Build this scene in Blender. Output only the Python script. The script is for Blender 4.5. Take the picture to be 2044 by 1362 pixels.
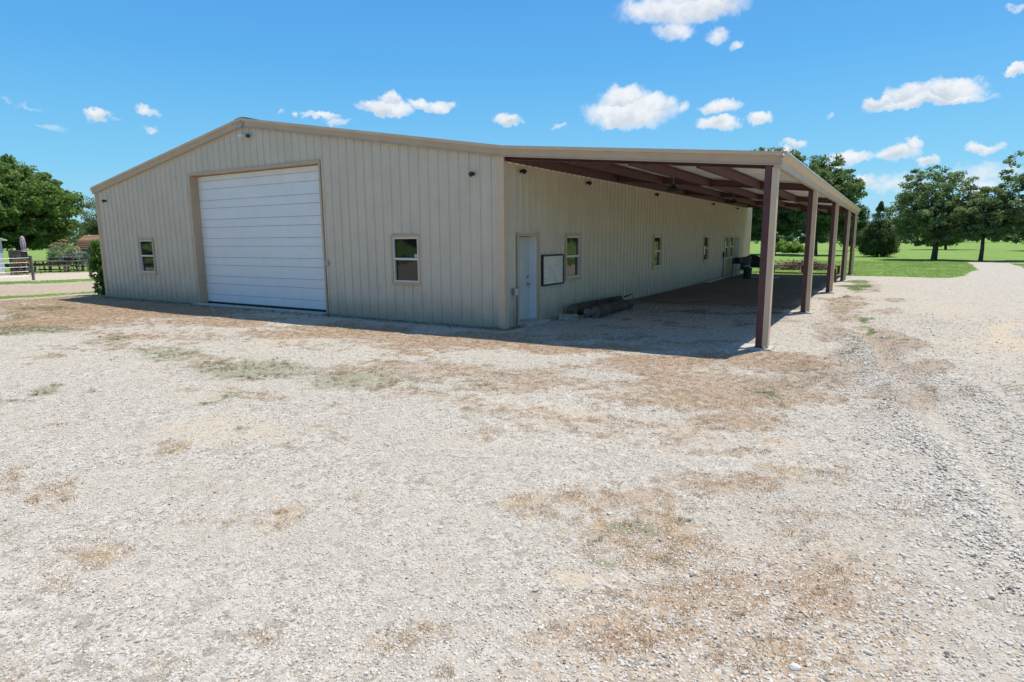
import bpy, math, random
import numpy as np
from mathutils import Vector, Matrix

for o in list(bpy.data.objects):
    bpy.data.objects.remove(o)
S = bpy.context.scene
COL = S.collection
rnd = random.Random(7)
RS = np.random.RandomState(11)

# ------------------------------------------------------------------ camera
CAMP = Vector((7.6598, -12.0947, 2.0421))
yaw, pitch, roll = 0.5523, -0.1627, -0.0077
F = Vector((-math.sin(yaw)*math.cos(pitch), math.cos(yaw)*math.cos(pitch), math.sin(pitch)))
Rv = Vector((math.cos(yaw), math.sin(yaw), 0))
Uv = Rv.cross(F)
R2 = Rv*math.cos(roll) + Uv*math.sin(roll)
U2 = -Rv*math.sin(roll) + Uv*math.cos(roll)
cd = bpy.data.cameras.new('camera')
cam = bpy.data.objects.new('camera', cd)
COL.objects.link(cam)
M = Matrix(((R2.x, U2.x, -F.x, CAMP.x), (R2.y, U2.y, -F.y, CAMP.y), (R2.z, U2.z, -F.z, CAMP.z), (0, 0, 0, 1)))
cam.matrix_world = M
cd.sensor_width = 36
cd.lens = 1229.91/2044*36
cd.clip_start = 0.1
cd.clip_end = 3000
S.camera = cam

# ------------------------------------------------------------------ light
SUN = Vector((0.17, 0.31, 1.0)).normalized()
SUN_EL = math.asin(SUN.z)
SUN_AZ = math.atan2(SUN.x, SUN.y)
S.view_settings.view_transform = 'Standard'
S.view_settings.look = 'None'
S.view_settings.exposure = 0.37
S.view_settings.gamma = 1
S.view_settings.use_curve_mapping = False
sl = bpy.data.lights.new('sun', 'SUN')
sl.energy = 4.1
sl.angle = math.radians(0.53)
sl.color = (1.0, 0.95, 0.875)
so = bpy.data.objects.new('sun', sl)
COL.objects.link(so)
so.rotation_euler = SUN.to_track_quat('Z', 'Y').to_euler()
so.location = (20, 30, 60)

CLOUDS=[(-0.2926,0.3234,0.0942,0.0218,1),(-0.2708,0.3359,0.0748,0.0208,1),(-0.3078,0.2935,0.0341,0.0139,0.75),(-0.2462,0.2845,0.0165,0.0125,0.75),
(-0.2161,0.2697,0.0115,0.0063,0.6),(-0.3683,0.1872,0.0718,0.0251,1),(-0.3748,0.2071,0.0409,0.0180,1),(-0.3373,0.1956,0.0367,0.0180,1),
(-0.2918,0.1932,0.0094,0.0110,0.7),(-0.2383,0.1885,0.0306,0.0102,0.85),(-0.2380,0.1665,0.0348,0.0097,0.95),(-0.1837,0.1704,0.0162,0.0088,0.9),
(0.0487,0.1807,0.0399,0.0159,1),(-0.0037,0.1824,0.0244,0.0146,1),(-0.0334,0.1771,0.0208,0.0075,1),(0.0204,0.1711,0.0705,0.0079,1),
(-0.7426,0.1973,0.0437,0.0125,1),(-0.7360,0.2121,0.0165,0.0138,1),(-0.6910,0.2070,0.0213,0.0091,0.85),(-0.6591,0.2034,0.0253,0.0084,0.85),
(-0.5582,0.1802,0.0218,0.0101,0.95),(-0.8354,0.1834,0.0274,0.0055,0.8),(-0.8135,0.1760,0.0190,0.0056,0.6),(-0.8729,0.1823,0.0056,0.0041,0.6),
(-0.8943,0.1825,0.0069,0.0027,0.3),(-1.1253,0.1612,0.0166,0.0086,0.9),(-1.0657,0.1716,0.0166,0.0069,0.75),(-1.0643,0.1483,0.0077,0.0039,0.5),
(-1.1731,0.1465,0.0156,0.0042,0.35),(-1.1932,0.1690,0.0161,0.0035,0.3),(-1.2140,0.1767,0.0087,0.0034,0.35),(-0.4797,0.1691,0.0132,0.0043,0.5),
(-1.1027,0.1553,0.0114,0.0031,0.3),(-0.1382,0.1301,0.0170,0.0061,0.75),(-0.0672,0.1113,0.0291,0.0106,0.95),(-0.0818,0.0989,0.0174,0.0067,0.7),
(-0.0080,0.1104,0.0294,0.0109,1),(0.0072,0.1181,0.0123,0.0108,1),(0.0309,0.0999,0.0163,0.0069,0.9),(0.0861,0.1089,0.0190,0.0072,0.9),
(0.1114,0.1972,0.0132,0.0067,0.95),(0.0889,0.0790,0.0394,0.0135,0.5),(-0.0194,0.0728,0.0512,0.0119,0.5),(-0.0465,0.0775,0.0156,0.0100,0.8),
(-0.1489,0.1115,0.0211,0.0138,1),(-0.1709,0.1217,0.0094,0.0056,0.8),(-0.0956,0.1634,0.0063,0.0046,0.35),(0.1068,0.2649,0.0141,0.0042,0.5),
(0.0827,0.0628,0.0301,0.0087,0.5)]


W = bpy.data.worlds.new('World')
S.world = W
W.use_nodes = True
nt = W.node_tree
nt.nodes.clear()
class NB:
    """tiny node builder"""
    def __init__(s, nt): s.nt = nt
    def n(s, t, **k):
        x = s.nt.nodes.new(t)
        for a, b in k.items(): setattr(x, a, b)
        return x
    def inp(s, node, i, v):
        if v is None: return
        if isinstance(v, bpy.types.NodeSocket): s.nt.links.new(v, node.inputs[i])
        else: node.inputs[i].default_value = v
    def m(s, op, a, b=None, c=None, clamp=False):
        x = s.n('ShaderNodeMath', operation=op, use_clamp=clamp)
        s.inp(x, 0, a); s.inp(x, 1, b); s.inp(x, 2, c)
        return x.outputs[0]
    def v(s, op, a, b=None, out=0):
        x = s.n('ShaderNodeVectorMath', operation=op)
        s.inp(x, 0, a); s.inp(x, 1, b)
        return x.outputs[out]
    def mix(s, f, a, b, bt='MIX'):
        x = s.n('ShaderNodeMix', data_type='RGBA', blend_type=bt)
        s.inp(x, 0, f); s.inp(x, 6, a if not isinstance(a, tuple) or len(a) == 4 else (*a, 1)); s.inp(x, 7, b if not isinstance(b, tuple) or len(b) == 4 else (*b, 1))
        return x.outputs[2]
    def noise(s, vec, scale, detail=4, rough=.5, col=False, dist=0):
        x = s.n('ShaderNodeTexNoise')
        s.inp(x, 'Vector', vec); x.inputs['Scale'].default_value = scale
        x.inputs['Detail'].default_value = detail; x.inputs['Roughness'].default_value = rough
        x.inputs['Distortion'].default_value = dist
        return x.outputs[1 if col else 0]
    def vor(s, vec, scale, out='Color', feature='F1'):
        x = s.n('ShaderNodeTexVoronoi', feature=feature)
        s.inp(x, 'Vector', vec); x.inputs['Scale'].default_value = scale
        return x.outputs[out]
    def ss(s, v, a, b, c=0.0, d=1.0):
        x = s.n('ShaderNodeMapRange', interpolation_type='SMOOTHSTEP')
        s.inp(x, 0, v); s.inp(x, 1, a); s.inp(x, 2, b); s.inp(x, 3, c); s.inp(x, 4, d)
        return x.outputs[0]
    def ramp(s, v, pts):
        x = s.n('ShaderNodeValToRGB')
        el = x.color_ramp.elements
        el[0].position = pts[0][0]; el[0].color = (*pts[0][1], 1)
        el[1].position = pts[-1][0]; el[1].color = (*pts[-1][1], 1)
        for p, c in pts[1:-1]:
            e = el.new(p); e.color = (*c, 1)
        s.inp(x, 0, v)
        return x.outputs[0]

B = NB(nt)
sky = B.n('ShaderNodeTexSky', sky_type='NISHITA', sun_disc=False)
sky.sun_elevation = SUN_EL
sky.sun_rotation = SUN_AZ
sky.altitude = 100
sky.air_density = 1.0
sky.dust_density = 0.6
sky.ozone_density = 2.0
tc = B.n('ShaderNodeTexCoord')
d = B.v('NORMALIZE', tc.outputs['Generated'])
sep = B.n('ShaderNodeSeparateXYZ'); nt.links.new(d, sep.inputs[0])
az = B.m('ARCTAN2', sep.outputs[0], sep.outputs[1])
el = B.m('ARCSINE', sep.outputs[2])
cv = B.n('ShaderNodeCombineXYZ'); nt.links.new(az, cv.inputs[0]); nt.links.new(el, cv.inputs[1])
p0 = cv.outputs[0]
# wispy domain warp, two scales
w1 = B.v('SCALE', B.v('SUBTRACT', B.noise(d, 14, 2, .5, True), (.5, .5, .5))); w1.node.inputs[3].default_value = .022
w2 = B.v('SCALE', B.v('SUBTRACT', B.noise(d, 60, 5, .62, True), (.5, .5, .5))); w2.node.inputs[3].default_value = .026
p1 = B.v('ADD', B.v('ADD', p0, w1), w2)
field = None
for (a, e, ra, re, st) in CLOUDS:
    q = B.v('MULTIPLY', B.v('SUBTRACT', p1, (a, e, 0)), (1/(ra*1.12), 1/(re*1.12), 0))
    L = B.v('DOT_PRODUCT', q, q, 1)
    val = B.m('MULTIPLY_ADD', L, -st, st)
    qs = B.n('ShaderNodeSeparateXYZ'); nt.links.new(q, qs.inputs[0])
    if field is None: field, vert = val, qs.outputs[1]
    else:
        gt = B.m('GREATER_THAN', val, field)
        vert = B.m('ADD', vert, B.m('MULTIPLY', gt, B.m('SUBTRACT', qs.outputs[1], vert)))
        field = B.m('MAXIMUM', field, val)
# loose fair-weather clouds over the rest of the sky
n0 = B.noise(B.v('MULTIPLY', d, (1, 1, 2.2)), 3.2, 9, .58)
da = B.m('ABSOLUTE', B.m('ADD', az, 0.5523))
outside = B.m('MAXIMUM', B.ss(da, .80, 1.05), B.ss(el, .50, .68))
gen = B.m('ADD', B.m('MULTIPLY', B.m('MULTIPLY', B.m('SUBTRACT', n0, .56), 7), outside), B.m('MULTIPLY_ADD', outside, .8, -1.3))
field = B.m('MAXIMUM', field, gen)
fluff = B.m('SUBTRACT', B.noise(d, 42, 8, .62), .5)
dens = B.m('MULTIPLY_ADD', fluff, 1.0, field)
alpha = B.ss(dens, -.04, .8)
wisp = B.m('MULTIPLY', alpha, .93)
shade = B.noise(B.v('ADD', d, (0, 0, .012)), 22, 5, .55)
tone = B.m('ADD', B.ss(shade, .4, .68, 0, .35), B.m('MULTIPLY', B.ss(B.m('MULTIPLY_ADD', fluff, 2.0, vert), -.75, .35, .85, 0), B.ss(dens, .2, .8)), clamp=True)
ccol = B.mix(tone, (.93, .95, .97), (.62, .68, .76))
hsv = B.n('ShaderNodeHueSaturation'); nt.links.new(sky.outputs[0], hsv.inputs['Color'])
hsv.inputs['Saturation'].default_value = 1.1
hsv.inputs['Value'].default_value = 1.0
# clear blue air: pull the whitish band of the model towards the clean azure of this day, same all round
air = B.ramp(B.m('MULTIPLY', el, 1.0), [(0.0, (1.7, 3.5, 4.5)), (.10, (.9, 2.95, 4.5)), (.26, (.42, 2.12, 4.4)), (.45, (.30, 1.45, 3.9)), (1.0, (.7, 1.3, 2.4))])
skyc = B.mix(.86, hsv.outputs[0], air)
cs = B.n('ShaderNodeVectorMath', operation='SCALE'); nt.links.new(ccol, cs.inputs[0]); cs.inputs[3].default_value = 5.2
mixc = B.mix(wisp, skyc, cs.outputs[0])
bg = B.n('ShaderNodeBackground'); bg.inputs[1].default_value = .15
nt.links.new(mixc, bg.inputs[0])
wo = B.n('ShaderNodeOutputWorld'); nt.links.new(bg.outputs[0], wo.inputs[0])
W.cycles.sampling_method = 'MANUAL'
W.cycles.sample_map_resolution = 1024

# ------------------------------------------------------------------ materials
MATS = {}
def mat(name, col, rough=.6, var=.12, vscale=3.0, bump=0.0, bscale=40.0, metal=0, spec=.4, col2=None, coord='Object', stretch=(1, 1, 1)):
    m = bpy.data.materials.new(name); m.use_nodes = True
    t = m.node_tree; t.nodes.clear(); b = NB(t)
    tc = b.n('ShaderNodeTexCoord')
    vec = b.v('MULTIPLY', tc.outputs[coord], stretch)
    n = b.noise(vec, vscale, 6, .6)
    c2 = col2 or tuple(c*(1-var*2.2) for c in col)
    c = b.mix(b.ss(n, .3, .7), tuple(min(1, x*(1+var*.5)) for x in col), c2)
    p = b.n('ShaderNodeBsdfPrincipled')
    t.links.new(c, p.inputs['Base Color'])
    p.inputs['Roughness'].default_value = rough
    p.inputs['Metallic'].default_value = metal
    p.inputs['Specular IOR Level'].default_value = spec
    if bump:
        bn = b.n('ShaderNodeBump'); bn.inputs['Strength'].default_value = bump; bn.inputs['Distance'].default_value = .02
        t.links.new(b.noise(vec, bscale, 5, .6), bn.inputs['Height']); t.links.new(bn.outputs[0], p.inputs['Normal'])
    o = b.n('ShaderNodeOutputMaterial'); t.links.new(p.outputs[0], o.inputs[0])
    MATS[name] = m
    return m

cream = mat('cream_steel', (.64, .54, .415), .42, .03, 1.3, .05, 1.2, spec=.35)
# faint dirt splashed up from the ground and run-off streaks on the sheeting
t = cream.node_tree; b = NB(t)
pr = [n for n in t.nodes if n.type == 'BSDF_PRINCIPLED'][0]
base = pr.inputs['Base Color'].links[0].from_socket
geo = b.n('ShaderNodeNewGeometry'); sp = b.n('ShaderNodeSeparateXYZ'); t.links.new(geo.outputs['Position'], sp.inputs[0])
nn = b.noise(geo.outputs['Position'], 2.2, 6, .65)
hgt = b.m('MULTIPLY_ADD', nn, 1.1, .05)
dirt = b.m('MULTIPLY', b.ss(b.m('SUBTRACT', sp.outputs[2], hgt), -.6, .25, 1, 0), .5)
stv = b.v('MULTIPLY', geo.outputs['Position'], (9, 9, .35))
dirt = b.m('ADD', dirt, b.m('MULTIPLY', b.ss(b.noise(stv, 1.6, 4, .6), .52, .8), .16), clamp=True)
t.links.new(b.mix(dirt, base, (.33, .27, .18)), pr.inputs['Base Color'])

tan = mat('tan_trim', (.56, .395, .255), .4, .04, 2, .03, 2)
tanl = mat('tan_trim_cap', (.66, .485, .33), .4, .04, 2)
maroon = mat('maroon_primer', (.115, .046, .046), .55, .12, 5, .05, 20)
whitem = mat('white_steel', (.80, .80, .79), .4, .02, 2)
soffit = mat('roof_underside', (.74, .73, .68), .55, .04, 1.5)
galv = mat('zinc_roof_steel', (.62, .61, .58), .35, .06, 2, metal=.15)
vinyl = mat('almond_vinyl', (.70, .65, .56), .45, .03, 4)
doorm = mat('pale_door_paint', (.60, .585, .55), .42, .04, 3)
jambm = mat('white_jamb_paint', (.80, .81, .80), .45, .03, 3)
black = mat('black_plastic', (.018, .018, .02), .45, .1, 9)
blackcov = mat('black_cover_cloth', (.012, .012, .015), .8, .2, 6, .4, 9)
darkmet = mat('dark_metal', (.05, .045, .045), .5, .25, 8, metal=.4)
steel = mat('grey_steel', (.42, .43, .44), .35, .1, 8, metal=.6)
concr = mat('concrete', (.50, .47, .42), .9, .12, 6, .4, 60)
stonem = mat('pale_limestone', (.42, .38, .31), .9, .2, 7, .6, 18)
wood = mat('weathered_wood', (.26, .17, .11), .85, .25, 6, .4, 30, stretch=(1, 1, 4))
woodb = mat('brown_timber', (.20, .10, .055), .8, .25, 5, .3, 30)
plankm = mat('pale_plank', (.52, .46, .37), .8, .15, 5, .3, 30)
greyw = mat('grey_post_wood', (.20, .18, .155), .9, .25, 8, .4, 40)
bark = mat('bark', (.12, .088, .06), .95, .3, 6, .8, 25, stretch=(1, 1, .4))
cutend = mat('cut_log_end', (.24, .19, .15), .9, .3, 9, .4, 30)
grey_end = mat('grey_log_end', (.30, .28, .28), .9, .25, 9, .4, 30)
creamb = mat('cream_board', (.82, .76, .65), .6, .06, 3)
redm = mat('red_sticker', (.55, .03, .04), .5, .05)
bluest = mat('pale_blue_sticker', (.25, .55, .62), .5, .05)
shingle = mat('brown_shingle', (.36, .21, .135), .85, .18, 8, .3, 30)
shedb = mat('slate_blue_siding', (.12, .17, .28), .7, .1, 4)
shedl = mat('pale_blue_siding', (.42, .52, .62), .7, .08, 4)
houseb = mat('pale_house_siding', (.50, .56, .58), .6, .06, 4)
pinkc = mat('faded_pink_canvas', (.62, .44, .50), .85, .12, 5, .3, 14)
terra = mat('terracotta', (.45, .19, .10), .8, .15, 7)
greenp = mat('dark_green_plastic', (.02, .055, .04), .6, .2, 7)
clothg = mat('grey_sling_fabric', (.16, .16, .165), .8, .2, 9)
frameg = mat('pale_chair_frame', (.45, .45, .44), .5, .1, 9, metal=.4)
whiter = mat('white_roof_steel', (.78, .78, .76), .5, .04, 3)

gl = bpy.data.materials.new('dark_window_glass'); gl.use_nodes = True
gp = gl.node_tree.nodes['Principled BSDF']
gp.inputs['Base Color'].default_value = (.012, .014, .013, 1); gp.inputs['Roughness'].default_value = .03
gp.inputs['Specular IOR Level'].default_value = .5
gb = NB(gl.node_tree); bn = gb.n('ShaderNodeBump'); bn.inputs['Strength'].default_value = .04; bn.inputs['Distance'].default_value = .05
gtc = gb.n('ShaderNodeTexCoord'); gl.node_tree.links.new(gb.noise(gtc.outputs['Object'], 2.5, 2), bn.inputs['Height']); gl.node_tree.links.new(bn.outputs[0], gp.inputs['Normal'])
screenm = mat('insect_screen', (.03, .028, .025), .75, .1, 20)

def leafmat(name, c1, c2, trans=.35):
    m = bpy.data.materials.new(name); m.use_nodes = True
    t = m.node_tree; t.nodes.clear(); b = NB(t)
    at = b.n('ShaderNodeAttribute', attribute_name='tint'); at.attribute_type = 'GEOMETRY'
    c = b.mix(at.outputs['Fac'], c1, c2)
    df = b.n('ShaderNodeBsdfPrincipled'); t.links.new(c, df.inputs['Base Color']); df.inputs['Roughness'].default_value = .55
    df.inputs['Specular IOR Level'].default_value = .3
    tr = b.n('ShaderNodeBsdfTranslucent'); t.links.new(b.mix(.5, c, (.16, .24, .02)), tr.inputs[0])
    mx = b.n('ShaderNodeMixShader'); mx.inputs[0].default_value = trans
    t.links.new(df.outputs[0], mx.inputs[1]); t.links.new(tr.outputs[0], mx.inputs[2])
    o = b.n('ShaderNodeOutputMaterial'); t.links.new(mx.outputs[0], o.inputs[0])
    return m
leaf_mid = leafmat('leaf_mid_green', (.10, .18, .045), (.30, .40, .12), .5)
leaf_oak = leafmat('leaf_oak_grey_green', (.16, .22, .10), (.33, .39, .20), .52)
leaf_cedar = leafmat('cedar_foliage', (.05, .10, .035), (.17, .21, .075), .35)
leaf_bright = leafmat('leaf_bright_green', (.24, .38, .08), (.36, .50, .14), .5)
leaf_far = leafmat('leaf_far_wood', (.07, .125, .06), (.15, .21, .10), .25)
leaf_dark = leafmat('leaf_deep_green', (.10, .165, .06), (.25, .32, .14), .5)
leaf_grey = leafmat('oleander_leaf', (.22, .30, .17), (.38, .45, .27), .4)
petal = leafmat('peach_petals', (.75, .36, .18), (.85, .52, .32), .3)

# ------------------------------------------------------------------ mesh builder
class MB:
    def __init__(s): s.v = []; s.f = []; s.sm = False
    def add(s, vs, fs):
        k = len(s.v); s.v += [tuple(x) for x in vs]; s.f += [tuple(i+k for i in f) for f in fs]; return s
    def box(s, x0, x1, y0, y1, z0, z1):
        return s.add([(x0, y0, z0), (x1, y0, z0), (x1, y1, z0), (x0, y1, z0), (x0, y0, z1), (x1, y0, z1), (x1, y1, z1), (x0, y1, z1)],
                     [(0, 3, 2, 1), (4, 5, 6, 7), (0, 1, 5, 4), (1, 2, 6, 5), (2, 3, 7, 6), (3, 0, 4, 7)])
    def beam(s, a, c, w, h, up=(0, 0, 1)):
        a = Vector(a); c = Vector(c); d = (c-a).normalized(); up = Vector(up)
        r = d.cross(up).normalized(); u = r.cross(d)
        vs = [p+r*i*w/2+u*j*h/2 for p in (a, c) for (i, j) in ((-1, -1), (1, -1), (1, 1), (-1, 1))]
        return s.add(vs, [(0, 1, 2, 3), (7, 6, 5, 4), (0, 4, 5, 1), (1, 5, 6, 2), (2, 6, 7, 3), (3, 7, 4, 0)])
    def tube(s, pts, rads, n=8, cap=True):
        pts = [Vector(p) for p in pts]
        if not isinstance(rads, (list, tuple)): rads = [rads]*len(pts)
        vs = []; fs = []
        for i, p in enumerate(pts):
            d = (pts[min(i+1, len(pts)-1)]-pts[max(i-1, 0)]).normalized()
            a = Vector((0, 0, 1)) if abs(d.z) < .9 else Vector((1, 0, 0))
            r = d.cross(a).normalized(); u = r.cross(d)
            for k in range(n):
                t = 2*math.pi*k/n
                vs.append(p+(r*math.cos(t)+u*math.sin(t))*rads[i])
        for i in range(len(pts)-1):
            for k in range(n):
                fs.append((i*n+k, i*n+(k+1) % n, (i+1)*n+(k+1) % n, (i+1)*n+k))
        if cap:
            fs.append(tuple(range(n))[::-1]); fs.append(tuple((len(pts)-1)*n+k for k in range(n)))
        return s.add(vs, fs)
    def lathe(s, prof, n=16, c=(0, 0, 0)):
        vs = []; fs = []
        for r, z in prof:
            for k in range(n):
                t = 2*math.pi*k/n; vs.append((c[0]+r*math.cos(t), c[1]+r*math.sin(t), c[2]+z))
        for i in range(len(prof)-1):
            for k in range(n):
                fs.append((i*n+k, i*n+(k+1) % n, (i+1)*n+(k+1) % n, (i+1)*n+k))
        fs.append(tuple(range(n))[::-1]); fs.append(tuple((len(prof)-1)*n+k for k in range(n)))
        return s.add(vs, fs)
    def prism(s, poly, a, b_, axis):
        """poly: 2d points in the other two axes; extruded along axis from a to b_"""
        def P(u, v, w):
            return {0: (w, u, v), 1: (u, w, v), 2: (u, v, w)}[axis]
        n = len(poly)
        vs = [P(u, v, a) for u, v in poly]+[P(u, v, b_) for u, v in poly]
        fs = [tuple(range(n))[::-1], tuple(range(n, 2*n))]+[(i, (i+1) % n, n+(i+1) % n, n+i) for i in range(n)]
        return s.add(vs, fs)
    def build(s, name, m, parent=None, smooth=False, bevel=0):
        me = bpy.data.meshes.new(name)
        me.from_pydata(s.v, [], s.f); me.update()
        import bmesh
        bm = bmesh.new(); bm.from_mesh(me); bmesh.ops.recalc_face_normals(bm, faces=bm.faces); bm.to_mesh(me); bm.free()
        return link(me, name, m, parent, smooth, bevel)
def link(me, name, m, parent=None, smooth=False, bevel=0):
    if m is not None and not me.materials: me.materials.append(m)
    if smooth: me.shade_smooth()
    o = bpy.data.objects.new(name, me); COL.objects.link(o)
    if parent is not None: o.parent = parent
    if bevel:
        bv = o.modifiers.new('bevel', 'BEVEL'); bv.width = bevel; bv.segments = 2; bv.limit_method = 'ANGLE'
    return o
def tag(o, label=None, cat=None, group=None, kind=None):
    if label: o['label'] = label
    if cat: o['category'] = cat
    if group: o['group'] = group
    if kind: o['kind'] = kind
    return o
def thing(name, label, cat, loc=(0, 0, 0), rz=0, group=None):
    o = bpy.data.objects.new(name, None); COL.objects.link(o)
    o.location = loc; o.rotation_euler = (0, 0, rz); o.empty_display_size = .3
    return tag(o, label, cat, group)
def dup(root, loc, rz, label, group=None):
    r = root.copy(); COL.objects.link(r); r.location = loc; r.rotation_euler = (0, 0, rz); r['label'] = label
    for ch in list(root.children):
        c = ch.copy(); COL.objects.link(c); c.parent = r
        for g in ch.children:
            e = g.copy(); COL.objects.link(e); e.parent = c
    return r
def npmesh(name, V, Fc, m, parent=None, smooth=False, attr=None):
    me = bpy.data.meshes.new(name)
    k = Fc.shape[1]
    me.vertices.add(len(V)); me.vertices.foreach_set('co', np.ascontiguousarray(V, dtype=np.float32).ravel())
    me.loops.add(Fc.size); me.loops.foreach_set('vertex_index', np.ascontiguousarray(Fc, dtype=np.int32).ravel())
    me.polygons.add(len(Fc)); me.polygons.foreach_set('loop_start', np.arange(0, Fc.size, k, dtype=np.int32))
    me.update(calc_edges=True)
    if attr:
        for an, (dom, arr) in attr.items():
            a = me.attributes.new(an, 'FLOAT', dom); a.data.foreach_set('value', np.ascontiguousarray(arr, dtype=np.float32))
    return link(me, name, m, parent, smooth)

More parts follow.
